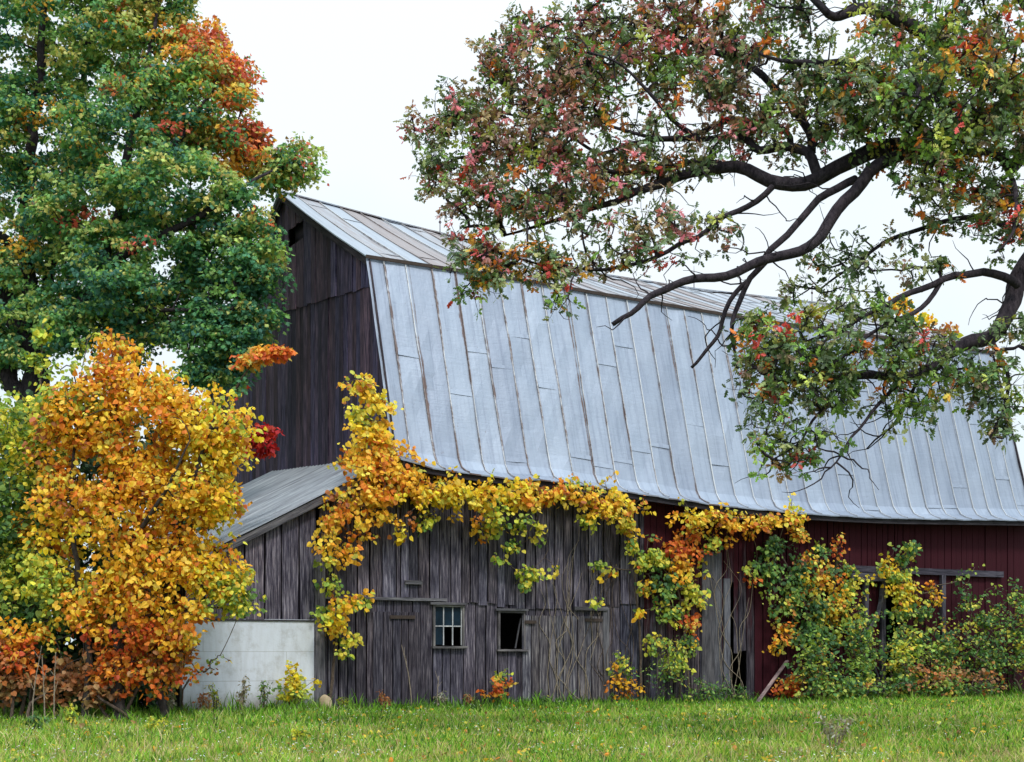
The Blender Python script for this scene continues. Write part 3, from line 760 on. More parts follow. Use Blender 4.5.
def window(u0, u1, z0, z1, sash):
    f = MB(); t_ = 0.045
    c = (1.15, 1.12, 1.0, 0) if sash else (0.9, 0.85, 0.8, 0)
    fbox(f, u0 - t_, u0, -0.07, 0.02, z0 - 0.02, z1 + t_, c); fbox(f, u1, u1 + t_, -0.07, 0.02, z0 - 0.02, z1 + t_, c)
    fbox(f, u0, u1, -0.068, 0.02, z1, z1 + t_, c, True)
    fr = f.build('window_frame', M_timber, barn)
    s = MB(); fbox(s, u0 - 0.08, u1 + 0.1, -0.12, -0.02, z0 - 0.065, z0 - 0.021, c, True); s.build('sill', M_timber, fr)
    l = MB(); fbox(l, u0 - 0.13, u1 + 0.09, -0.12, -0.06, z1 + t_ + 0.003, z1 + t_ + 0.05, (0.8, 0.8, 0.8, 0), True); l.build('head_trim', M_timber, fr)
    if sash:
        m_ = MB(); cw = (1, 1, 1, 0)
        for k in range(1, 3):
            x = u0 + (u1 - u0) * k / 3; fbox(m_, x - 0.011, x + 0.011, -0.03, 0.0, z0, z1, cw)
        zz = (z0 + z1) / 2 
        for k in range(3): 
            x0 = u0 + (u1 - u0) * k / 3 + (0.011 if k else 0); x1 = u0 + (u1 - u0) * (k + 1) / 3 - (0.011 if k < 2 else 0)
            fbox(m_, x0, x1, -0.029, 0.0, zz - 0.011, zz + 0.011, cw)
        for a, c2 in ((u0, u0 + 0.018), (u1 - 0.018, u1)): fbox(m_, a, c2, -0.035, 0.0, z0, z1, cw)
        m_.build('sash', M_white, fr)
        for i in range(3):
            for j in range(2):
                if (i, j) in ((1, 0), (2, 0)): continue      # two lower panes are gone
                g = MB(); x0 = u0 + (u1 - u0) * i / 3; x1 = x0 + (u1 - u0) / 3; y0 = z0 + (z1 - z0) * j / 2; y1 = y0 + (z1 - z0) / 2
                fbox(g, x0 + .012, x1 - .012, -0.016 + 0.001 * i, -0.012 + 0.001 * i, y0 + .012, y1 - .012); g.build('pane', M_glass, fr)
    else:
        h = MB(); barbox(h, P(u1 - 0.16, 0.03, z0), P(u1 - 0.02, 0.03, z1 - 0.1), 0.03, 0.02, up=GX, col=(0.6, 0.6, 0.6, 0)); h.build('broken_stick', M_timber, fr)
window(u_w1 + 0.045, u_w1b - 0.045, zs1 + 0.06, zh1 - 0.045, True)
window(u_w2 + 0.045, u_w2b - 0.045, zs2 + 0.06, zh2 - 0.045, False)

# timber frame of the old wagon door on the right
zb_ = ZU(900, 570)[1]
mb = MB(); fbox(mb, U(843), U(1000), -0.13, -0.04, zb_ - 0.1, zb_ + 0.06, (0.38, 0.36, 0.44, 0), True); mb.build('door_beam', M_timber, barn)
mb = MB(); fbox(mb, U(846), U(880), -0.2, -0.132, zb_ - 0.32, zb_ - 0.12, (0.6, 0.6, 0.68, 0), True); mb.build('door_track', M_timber, barn)
for px in (863, 880, 940):
    mb = MB(); fbox(mb, U(px) - 0.07, U(px) + 0.07, -0.14, -0.04, 0.0, zb_ - 0.102 - (0.23 if px < 880 else 0), (0.5, 0.48, 0.56, 0)); mb.build('post', M_timber, barn)
for s_, px in ((-1, 880),):
    tb = MB(); prev = None
    for k in range(9):
        a = k / 8 * math.pi / 2
        p = P(U(px) - 0.1 - 0.6 * (1 - math.cos(a)), -0.16, zb_ - 1.35 + 0.9 * math.sin(a) * 0 + 1.0 * math.sin(a) - 0.05)
        p = P(U(px) - 0.75 + 0.65 * math.sin(a), -0.17, zb_ - 1.6 + 1.2 * (1 - math.cos(a)))
        if prev is not None: barbox(tb, prev, p, 0.04, 0.11, up=-GX, col=(0.7, 0.7, 0.75, 0))
        prev = p
    tb.build('curved_brace', M_timber, barn)
    tb = MB(); barbox(tb, P(U(px) - 0.75, -0.17, zb_ - 1.65), P(U(px) - 0.1, -0.17, 0.2), 0.04, 0.1, up=-GX, col=(0.6, 0.6, 0.65, 0)); tb.build('brace', M_timber, barn)

# left gable wall -------------------------------------------------
def gable(u, w0, w1, zb, zt, name, tint, mt=M_gable, wid=(0.2, 0.3), out=0.0, skip=None):
    mb = MB(); w = w0
    while w < w1 - 0.02:
        bw = min(random.uniform(*wid), w1 - w); a, c = w + 0.005, w + bw - 0.005
        o_ = u + random.uniform(-0.012, 0.01) - out; r = random.random() * 60; tc_ = (*tint(), 0.0)
        spans = [(zb, zt)]
        if skip and a < skip[1] and c > skip[0]: spans = [(zb, lambda q: skip[2]), (lambda q: skip[3], zt)]
        rg = random.uniform(-0.03, 0.03)
        for fb, ft in spans:
            za, zc, ta, tcc = fb(a) + rg, fb(c) + rg, ft(a), ft(c)
            cs = [P(o_ - .025, a, za), P(o_ - .025, c, zc), P(o_, c, zc), P(o_, a, za), P(o_ - .025, a, ta), P(o_ - .025, c, tcc), P(o_, c, tcc), P(o_, a, ta)]
            uv = [(r, za), (r + bw, zc), (r + bw, zc), (r, za), (r, ta), (r + bw, tcc), (r + bw, tcc), (r, ta)]
            mb.hexa(cs, [(x, y + r) for x, y in uv], col=tc_)
        w += bw
    return mb.build(name, mt, barn)
W1 = 2 * WR
_, zbel0 = ZU(366, 284, WB)
belt = lambda w: 9.15 + 0.11 * (min(w, W1 - w) - WB)
gt = lambda w: roof_z(0.1, w) - 0.07
gtint = lambda: btint(0.6, 1.7, 0.2)
hz0, hz1 = ZU(294, 243, 6)[1], ZU(294, 225, 6)[1]
gable(GW, 0.0, W1, lambda w: belt(w) if gt(w) > belt(w) else gt(w) - 0.02, gt, 'gable_wall', gtint, out=0.03, skip=(5.55, 6.3, hz0, hz1))
gable(GW, 0.0, W1, lambda w: 0.02, lambda w: min(belt(w) + 0.1, gt(w)), 'gable_wall', lambda: btint(0.55, 1.5, 0.18))
gable(UR - 0.2, 0.0, W1, lambda w: 0.02, gt2 if False else (lambda w: roof_z(UR - 0.1, w) - 0.07), 'gable_wall', gtint)
mb = MB(); fbox(mb, GW + 0.10, GW + 0.13, 5.4, 6.45, hz0 - 0.1, hz1 + 0.1, (0.5, 0.5, 0.55, 0)); mb.build('loft_opening_fill', M_gable, barn)  # added boards behind the opening, toned dark as its shade
# back wall
mb = MB(); boards_front(mb, GW, UR - 0.2, lambda u: 0.02, soffit, (0.2, 0.3), w=W1, tint=gtint); mb.build('back_wall', M_gable, barn)
# loft floor so that the loft is dark, and a dirt floor
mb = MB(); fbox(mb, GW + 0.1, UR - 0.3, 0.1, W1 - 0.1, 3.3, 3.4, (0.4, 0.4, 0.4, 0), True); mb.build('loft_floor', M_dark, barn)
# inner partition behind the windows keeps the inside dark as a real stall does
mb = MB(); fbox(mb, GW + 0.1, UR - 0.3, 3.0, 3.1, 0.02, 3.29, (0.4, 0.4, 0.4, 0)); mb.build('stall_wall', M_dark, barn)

# lean-to -----------------------------------------------------------
WL = 7.6
mb = MB()
nper = 36; ws = np.linspace(-0.22, WL + 0.1, nper * 6 + 1)
us_l = np.linspace(ULE, GW - 0.03, 9)
def lz(u, w): return lean_z(u, w) + 0.026 * math.cos(2 * math.pi * (w + .22) / (7.92 / nper)) + 0.02 * mnoise.noise(Vector((u, w * 0.8, 9)))
for i in range(len(us_l) - 1):
    for j in range(len(ws) - 1):
        a, c, d, e = us_l[i], us_l[i + 1], ws[j], ws[j + 1]
        q = [(a, d), (c, d), (c, e), (a, e)]
        mb.poly([P(x, y, lz(x, y)) for x, y in q], [(x, y) for x, y in q])
        mb.poly([P(x, y, lz(x, y) - 0.012) for x, y in q[::-1]], [(x, y) for x, y in q[::-1]])
mb.build('lean_to_roof', M_corr, barn, smooth=False)
mb = MB()
barbox(mb, P(ULE + 0.05, -0.19, lean_z(ULE + .05) - 0.105), P(-0.02, -0.19, lean_z(-0.02) - 0.105), 0.03, 0.14, up=(0, 0, 1), col=(0.8, 0.8, 0.8, 0))
mb.build('rake_board', M_timber, barn)
zw = ZU(290, 621)[1]
mb = MB(); boards_front(mb, UL, ua - 0.06, lambda u: zw, lambda u: lean_z(u) - 0.06, (0.34, 0.44), w=-0.03, tint=lambda: btint(1.0, 1.6), rag=0.0, gap=0.022)
mb.build('lean_to_siding', M_wood, barn, 'wide grey boards under the small sloping roof')
mb = MB(); fbox(mb, UL - 0.05, ua - 0.1, -0.06, 0.12, -0.1, zw + 0.03)
mb.uv = [(x - 0 , y) for x, y in mb.uv]; mb.build('block_wall', M_block, barn, 'whitewashed low wall')
mb = MB(); fbox(mb, UL, ua - 0.06, -0.075, -0.062, zw - 0.012, zw + 0.022, (0.35, 0.35, 0.35, 0), True); mb.build('sill_trim', M_timber, barn)
mb = MB(); fbox(mb, UL - 0.03, UL + 0.1, 0.13, WL, 0.0, lean_z(UL) - 0.06, (0.8, 0.8, 0.8, 0)); boards_front(mb, UL + 0.1, GW - 0.05, zero, lambda u: lean_z(u, WL) - 0.06, (0.24, 0.34), w=WL, gap=0.004, rag=0.0); mb.build('lean_to_wall', M_wood, barn)

# ------------------------------------------------------------------ loose things by the barn
def stone():
    bm_v = []; import bmesh
    bm = bmesh.new(); bmesh.ops.create_icosphere(bm, subdivisions=3, radius=1)
    for v in bm.verts:
        n = mnoise.noise(v.co * 1.3 + Vector((3, 1, 2))); v.co *= 1 + 0.25 * n; v.co.x *= 0.12; v.co.y *= 0.12; v.co.z *= 0.25
    me = bpy.data.meshes.new('stone'); bm.to_mesh(me); bm.free()
    for p in me.polygons: p.use_smooth = True
    o = link('stone', me, M_conc); o.location = Vector(P(U(320), -0.32, 0.12))
    o['label'] = 'pale tan rounded stone at the foot of the corner post'; o['category'] = 'stone'
stone()
mb = MB(); A = Wp(757, 704, -0.75); A[2] = 0.01; B = Wp(787, 661, -0.12)
barbox(mb, A, B, 0.035, 0.09, up=-GX, col=(1.9, 1.45, 1.3, 0))
o = mb.build('plank', M_timber); o['label'] = 'pale narrow plank leaning against the red barn wall beside orange leaves'; o['category'] = 'plank'

# ------------------------------------------------------------------ palettes (linear leaf colours)
YEL = [((0.88, 0.60, 0.03), 5), ((0.88, 0.68, 0.09), 3), ((0.84, 0.44, 0.03), 2.5), ((0.55, 0.55, 0.07), 1.5), ((0.62, 0.22, 0.04), 1)]
YORG = [((0.86, 0.44, 0.03), 6), ((0.88, 0.56, 0.05), 4), ((0.76, 0.24, 0.03), 3), ((0.88, 0.68, 0.10), 2), ((0.45, 0.42, 0.06), 1), ((0.40, 0.14, 0.05), .8)]
YGR = [((0.58, 0.60, 0.07), 3), ((0.32, 0.44, 0.07), 4), ((0.80, 0.66, 0.08), 3), ((0.14, 0.26, 0.06), 2)]
GRN = [((0.10, 0.22, 0.06), 4), ((0.06, 0.14, 0.055), 4), ((0.22, 0.36, 0.07), 3), ((0.46, 0.50, 0.09), 1.3)]
DGR = [((0.035, 0.075, 0.04), 4), ((0.055, 0.12, 0.045), 3), ((0.10, 0.17, 0.05), 1)]  # leaf green darkened to stand for shade under the golden tree
SGR = [((0.10, 0.22, 0.06), 4), ((0.06, 0.14, 0.055), 4), ((0.22, 0.36, 0.07), 3), ((0.42, 0.50, 0.09), 2.5), ((0.66, 0.58, 0.09), 1.2), ((0.5, 0.22, 0.05), .5)]
ORR = [((0.72, 0.17, 0.03), 4), ((0.55, 0.09, 0.03), 2.5), ((0.78, 0.34, 0.04), 3), ((0.66, 0.46, 0.07), 1)]
RED = [((0.45, 0.02, 0.03), 3), ((0.60, 0.05, 0.03), 2)]
BRN = [((0.30, 0.14, 0.06), 3), ((0.42, 0.26, 0.11), 2), ((0.5, 0.18, 0.06), 2)]
MGR = [((0.08, 0.24, 0.12), 5), ((0.13, 0.32, 0.11), 4), ((0.22, 0.40, 0.11), 2.5), ((0.05, 0.17, 0.12), 3)]
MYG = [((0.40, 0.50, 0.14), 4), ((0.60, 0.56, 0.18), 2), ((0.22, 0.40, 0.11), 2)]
MOR = [((0.92, 0.42, 0.06), 4), ((0.90, 0.50, 0.08), 3), ((0.75, 0.18, 0.06), 2), ((0.48, 0.44, 0.12), 2)]
MRD = [((0.60, 0.12, 0.08), 3), ((0.75, 0.20, 0.06), 2), ((0.32, 0.18, 0.10), 1.5)]
OGR = [((0.18, 0.25, 0.11), 4), ((0.12, 0.19, 0.09), 4), ((0.32, 0.36, 0.15), 2), ((0.30, 0.21, 0.14), 1.8)]
OBG = [((0.26, 0.42, 0.08), 3), ((0.46, 0.50, 0.11), 2), ((0.14, 0.25, 0.08), 3)]
OPK = [((0.58, 0.17, 0.20), 3), ((0.44, 0.22, 0.18), 3), ((0.72, 0.26, 0.28), 1.5), ((0.25, 0.21, 0.12), 3), ((0.46, 0.33, 0.18), 1.5)]
OOR = [((0.85, 0.26, 0.05), 3), ((0.68, 0.09, 0.08), 2), ((0.85, 0.46, 0.08), 1.5)]

# ------------------------------------------------------------------ climbers and shrubs
def plant(name, label, cat, blobs, place, roots, leafshape='heart', size=(0.10, 0.16), spr=0.22, per=9, stems=None,
          wood=M_stem, facing=None, face_k=0.0, group=None, droop=0.5, parts=('stem', 'foliage'), rtip=0.005, lm=None,
          flat=0.7, jit=0.15, k=4, sag=0.05, rmax=0.05, bias=0.25):
    """blobs: (px, py, rx, ry, n sprays, palette); place(px, py) gives a point in the world"""
    root = np.asarray(roots[0]); base = root.copy()
    e = empty(name, (base[0], base[1], 0), label, cat, group)
    C = []; cols = []; size = (size[0] * 0.62, size[1] * 0.70); spr *= 1.05
    for (cx, cy, rx, ry, n, pal) in blobs:
        n = int(n * 1.08) if n else 0; r = np.abs(RNG.normal(0, 0.62, n)) ** 0.9; a = RNG.random(n) * 2 * math.pi
        for q in range(n): C.append(place(cx + rx * r[q] * math.cos(a[q]), cy + ry * r[q] * math.sin(a[q])))
        cols.append(pick(pal, n))
    C = np.array(C); cols = np.vstack(cols)
    keep = C[:, 2] > 0.05; C = C[keep]; cols = cols[keep]
    tb = Tubes(); nodes = []; nr = []
    for pts, rad in (stems or []):
        p, r = smooth_path(pts, rad, 0.2); tb.tube(p, r, 7); nodes += list(p); nr += list(r)
    if not nodes:
        for rt in roots: nodes.append(np.asarray(rt)); nr.append(0.02)
    connect(tb, nodes, nr, C, rtip=rtip, k=k, sag=sag, rmax=rmax, bias=bias)
    tb.build(parts[0], wood, e)
    l = sprays(C, cols, per, spr, flat=flat, size=size, droop=droop, facing=facing, face_k=face_k, jit=jit)
    m_ = l[0][:, 2] > 0.03
    leaves(parts[1], l[0][m_], l[1][m_], l[2][m_], l[3][m_], l[4][m_], leafshape, lm or M_leaf, e)
    return e
FW = -GX
def wallp(w0, w1): return lambda px, py: Wp(px, py, random.uniform(w0, w1))
def gnd(px, w): return P(U(px, w), w, 0.0)
VG = 'grape vines climbing the front of the barn'

# 1 corner vine
def corner_place(px, py):
    if py < 455: return Wp(px, py, random.uniform(-0.6, -0.2))
    return Wp(px, py, random.uniform(-0.85, -0.15))
plant('grape_vine', 'golden yellow vine spilling over the barn corner between the small roof and the steel roof', 'vine',
      [(363, 385, 17, 16, 26, YEL), (378, 405, 16, 14, 20, YEL), (358, 412, 12, 10, 10, YGR), (375, 430, 24, 16, 40, YEL), (384, 452, 34, 15, 60, YORG), (365, 462, 30, 14, 45, YORG),
       (400, 476, 36, 18, 75, YORG), (375, 492, 36, 18, 70, YORG), (425, 492, 26, 16, 40, YEL), (345, 510, 24, 20, 22, YORG), (385, 515, 34, 14, 18, YORG),
       (332, 535, 14, 26, 20, YORG), (348, 548, 18, 14, 12, YORG), (362, 530, 12, 10, 5, YORG), (330, 560, 10, 12, 6, YGR), (428, 522, 8, 12, 6, YGR), (403, 530, 6, 12, 5, YEL),
       (345, 603, 20, 9, 15, YEL), (338, 620, 18, 13, 13, YEL), (352, 637, 12, 10, 8, YGR), (325, 612, 10, 10, 6, YGR), (332, 585, 10, 14, 8, YGR), (345, 650, 5, 8, 4, YGR), (365, 600, 8, 6, 4, YGR), (310, 700 - 20, 6, 10, 0, YGR)],
      corner_place, [gnd(330, -0.25)], stems=[([gnd(330, -0.2), Wp(335, 650, -0.18), Wp(340, 600, -0.2), Wp(333, 550, -0.22), Wp(350, 505, -0.3), Wp(372, 480, -0.45), Wp(385, 455, -0.5), Wp(372, 420, -0.4), Wp(364, 385, -0.3)],
              [0.035, 0.03, 0.03, 0.028, 0.026, 0.025, 0.02, 0.014, 0.008]),
             ([Wp(372, 480, -0.45), Wp(405, 488, -0.6), Wp(430, 492, -0.62)], [0.02, 0.015, 0.01])],
      facing=FW, face_k=1.3, group=VG, spr=0.2, per=8, droop=0.9, size=(0.10, 0.165))
# 2 eave vine
plant('grape_vine', 'yellow vine hanging along the eave above the two small windows', 'vine',
      [(450, 488, 22, 12, 28, YEL), (475, 500, 26, 18, 34, YEL), (500, 490, 24, 12, 26, YEL), (497, 515, 12, 22, 16, YGR), (487, 525, 10, 12, 8, YORG), (530, 498, 26, 15, 28, YORG), (525, 484, 20, 8, 12, YEL),
       (560, 490, 24, 12, 30, YORG), (590, 495, 24, 16, 30, YORG), (615, 500, 22, 18, 32, YEL), (575, 484, 14, 6, 8, YGR), (630, 525, 10, 22, 24, YEL), (588, 520, 8, 16, 10, YGR), (607, 512, 16, 10, 12, YEL),
       (632, 545, 8, 10, 8, YGR), (520, 525, 10, 14, 9, YGR), (540, 530, 8, 14, 6, YGR), (513, 545, 12, 10, 7, YGR), (530, 572, 20, 8, 14, YGR), (524, 584, 6, 5, 3, YGR), (503, 558, 6, 4, 3, YGR), (555, 570, 4, 6, 2, YEL),
       (598, 565, 8, 5, 4, YGR), (612, 572, 7, 8, 4, YEL), (600, 600, 8, 3, 3, YGR), (455, 505, 8, 14, 6, YEL)],
      lambda px, py: Wp(px, py, random.uniform(-0.85, -0.45) if py < 522 else random.uniform(-0.5, -0.12)), [gnd(640, -0.25)],
      stems=[([gnd(641, -0.2), Wp(640, 640, -0.15), Wp(635, 580, -0.18), Wp(636, 540, -0.25), Wp(622, 505, -0.55), Wp(580, 492, -0.62), Wp(530, 490, -0.62), Wp(480, 490, -0.62), Wp(445, 486, -0.6)],
              [0.03, 0.028, 0.026, 0.024, 0.022, 0.02, 0.018, 0.014, 0.01]),
             ([Wp(530, 490, -0.6), Wp(538, 520, -0.3), Wp(548, 550, -0.15), Wp(530, 572, -0.15)], [0.012, 0.01, 0.008, 0.005])],
      facing=FW, face_k=1.3, group=VG, spr=0.17, per=8, droop=0.9)
# 3 middle vine
plant('grape_vine', 'green and orange vine climbing between the grey boards and the red wall', 'vine',
      [(655, 555, 20, 14, 26, YGR), (640, 560, 12, 10, 8, YGR), (680, 545, 18, 14, 26, ORR), (685, 565, 16, 14, 24, YORG), (665, 585, 20, 16, 30, GRN), (690, 590, 12, 16, 18, YGR), (672, 610, 16, 16, 22, YGR), (690, 620, 10, 14, 12, ORR),
       (648, 590, 6, 10, 6, YORG), (675, 660, 14, 20, 20, YGR), (655, 640, 6, 20, 7, YGR), (700, 600, 5, 30, 8, YGR), (640, 612, 6, 6, 3, YEL), (688, 640, 10, 12, 10, GRN), (668, 640, 8, 10, 4, YGR),
       (700, 520, 16, 12, 20, YEL), (712, 512, 14, 8, 14, YEL), (735, 525, 20, 14, 22, YORG), (760, 522, 16, 12, 18, YORG), (715, 545, 10, 12, 10, YGR), (695, 532, 10, 10, 8, ORR), (675, 520, 3, 6, 2, YORG)],
      lambda px, py: Wp(px, py, random.uniform(-0.8, -0.4) if py < 528 else random.uniform(-0.5, -0.1)), [gnd(690, -0.3)],
      stems=[([gnd(690, -0.25), Wp(686, 650, -0.2), Wp(680, 600, -0.2), Wp(672, 560, -0.25), Wp(690, 535, -0.4), Wp(715, 518, -0.6), Wp(760, 520, -0.6)], [0.03, 0.026, 0.024, 0.02, 0.018, 0.014, 0.008]),
             ([Wp(680, 590, -0.2), Wp(655, 560, -0.2), Wp(638, 552, -0.2)], [0.014, 0.01, 0.006])],
      facing=FW, face_k=1.3, group=VG, spr=0.19, per=8, droop=0.8)
# 4 right vine with hanging head under eave
plant('grape_vine', 'tall leafy vine covering the red wall just right of the leaning plank', 'vine',
      [(790, 515, 16, 10, 18, YEL), (775, 520, 12, 10, 10, YORG), (798, 530, 8, 16, 12, YORG), (772, 545, 12, 20, 22, GRN), (770, 570, 14, 16, 22, GRN), (795, 575, 20, 18, 34, GRN), (820, 575, 18, 20, 28, YORG), (790, 600, 20, 20, 40, SGR), (820, 605, 18, 24, 40, SGR),
       (838, 600, 12, 30, 26, YORG), (838, 548, 6, 14, 8, ORR), (850, 590, 14, 22, 24, YGR), (855, 620, 16, 20, 24, YGR), (835, 570, 8, 12, 8, SGR), (822, 550, 8, 16, 8, GRN), (808, 630, 18, 18, 26, SGR), (785, 630, 12, 14, 12, YORG), (775, 645, 6, 10, 4, YORG), (830, 640, 18, 16, 26, GRN), (750, 570, 8, 8, 5, SGR), (752, 578, 6, 5, 3, ORR)],
      lambda px, py: Wp(px, py, random.uniform(-0.8, -0.4) if py < 535 else random.uniform(-0.55, -0.1)), [gnd(812, -0.35)],
      stems=[([gnd(812, -0.3), Wp(812, 640, -0.25), Wp(800, 590, -0.25), Wp(780, 550, -0.3), Wp(785, 520, -0.55)], [0.03, 0.028, 0.024, 0.018, 0.01]),
             ([Wp(812, 640, -0.25), Wp(832, 600, -0.25), Wp(838, 545, -0.25)], [0.022, 0.018, 0.008])],
      facing=FW, face_k=1.2, group=VG, spr=0.22, per=9, droop=0.7)
# 5 vine over the old wagon door
plant('grape_vine', 'pale yellow vine reaching the eave over the grey wagon door posts', 'vine',
      [(905, 555, 8, 14, 10, SGR), (912, 545, 6, 14, 8, SGR), (898, 575, 18, 14, 28, YGR), (905, 592, 16, 14, 26, YEL), (888, 565, 10, 8, 8, YEL), (905, 612, 14, 16, 22, SGR), (925, 612, 12, 14, 14, GRN), (935, 595, 6, 12, 8, YORG), (900, 640, 18, 18, 26, SGR), (920, 640, 16, 16, 18, GRN),
       (960, 580, 4, 8, 3, SGR), (968, 600, 6, 12, 6, GRN)],
      wallp(-0.7, -0.2), [gnd(905, -0.5)],
      stems=[([gnd(905, -0.4), Wp(904, 640, -0.4), Wp(902, 590, -0.35), Wp(910, 540, -0.3)], [0.025, 0.02, 0.015, 0.006])],
      facing=FW, face_k=1.0, group=VG, spr=0.21, per=9, droop=0.7)
# bare climbing stems on the boards
for (px, lab) in ((585, 'thin bare creeper stems on the grey boards right of the plank door'), (612, 'tangled bare creeper stems where grey boards meet the red wall'), (742, 'bare creeper stems around the narrow gap in the boards'), (560, 'faint bare creeper stems hanging over the plank door')):
    e = empty('creeper_stems', gnd(px, -0.12), lab, 'creeper', 'bare creeper stems on the wall'); tb = Tubes()
    for q in range(7):
        x = px + random.uniform(-12, 12); y = 704; pts = [Wp(x, y, -0.1)]
        while y > random.uniform(520, 610):
            x += random.gauss(0, 7); y -= random.uniform(14, 34); pts.append(Wp(x, y, random.uniform(-0.12, -0.07)))
        p, r = smooth_path(pts, np.linspace(0.010, 0.004, len(pts)), 0.1, 0.004); tb.tube(p, r, 4)
    tb.build('stem', M_dry if px != 612 else M_stem, e)
# shrubs along the foot of the wall
SG = 'shrubs along the foot of the barn wall'
def shrub(px, pytop, rx, w, pal, label, n=70, pal2=None, name='shrub', size=(0.08, 0.14), shape='heart', bottom=700, spr=0.22, per=9, group=SG, ntop=None, depth=0.45):
    h = (bottom - pytop)
    bl = [(px, pytop + h * 0.30, rx * 0.75, h * 0.3, int(n * 0.35), pal2 or pal), (px, pytop + h * 0.6, rx, h * 0.36, int(n * 0.65), pal)]
    rts = [gnd(px + random.uniform(-rx, rx) * 0.3, w) for _ in range(4)]
    return plant(name, label, 'shrub', bl, lambda x, y: Wp(x, y, w + random.uniform(-depth, depth * 0.7)), rts, leafshape=shape, size=size, spr=spr, per=per, group=group, facing=FW, face_k=0.4, droop=0.4, rtip=0.005)
shrub(498, 662, 14, -0.3, ORR, 'small orange and green shrub under the open dark window', 26, YGR, bottom=706, spr=0.14)
shrub(622, 645, 16, -0.3, YORG, 'small orange bush right of the grey plank door', 34, YGR, bottom=706, spr=0.16)
shrub(672, 625, 24, -0.5, GRN, 'upright green sapling below the green and orange vine', 60, YGR, shape='oval', bottom=704, spr=0.2)
shrub(715, 676, 34, -0.5, GRN, 'low dark green bush in front of the narrow gap in the boards', 50, GRN, shape='oval', bottom=704, spr=0.15)
shrub(792, 672, 18, -0.45, ORR, 'low bright orange bush behind the top of the leaning plank', 40, ORR, bottom=702, spr=0.15)
shrub(815, 630, 28, -0.9, SGR, 'green bush just right of the low bright orange bush', 110, SGR, bottom=706)
shrub(862, 605, 30, -0.9, SGR, 'leafy green bush left of the pale yellow vine', 140, SGR, bottom=705)
shrub(905, 635, 30, -1.0, SGR, 'yellow green bush at the foot of the pale yellow vine', 110, YGR, bottom=705)
shrub(948, 620, 30, -0.9, SGR, 'green bush with small orange leaves right of the wagon door post', 140, SGR, bottom=704)
shrub(985, 585, 30, -0.9, SGR, 'tall yellow green bush near the right end of the wall', 150, SGR, bottom=702)
shrub(1025, 570, 34, -0.8, SGR, 'tallest bright green bush cut by the right edge of the picture', 150, SGR, bottom=702)
shrub(945, 665, 60, -1.5, SGR, 'low spreading bush of brown and yellow green leaves before the taller bushes', 130, BRN, bottom=702, spr=0.18)
shrub(850, 672, 45, -1.45, SGR, 'low green undergrowth bush near the middle of the red wall', 90, SGR, bottom=702, spr=0.17)
shrub(296, 664, 17, -0.35, YGR, 'small yellowing bush between the whitewashed wall and the corner post', 46, YEL, bottom=712, spr=0.15)
plant('bramble', 'thin arching bramble with few leaves in front of the whitewashed wall', 'bramble',
      [(215, 660, 14, 4, 6, YGR), (205, 672, 20, 4, 5, BRN), (195, 640, 14, 10, 6, YGR), (240, 610, 4, 10, 3, YGR)], lambda x, y: Wp(x, y, -0.9), [gnd(185, -0.9)], spr=0.1, per=6, size=(0.05, 0.09))

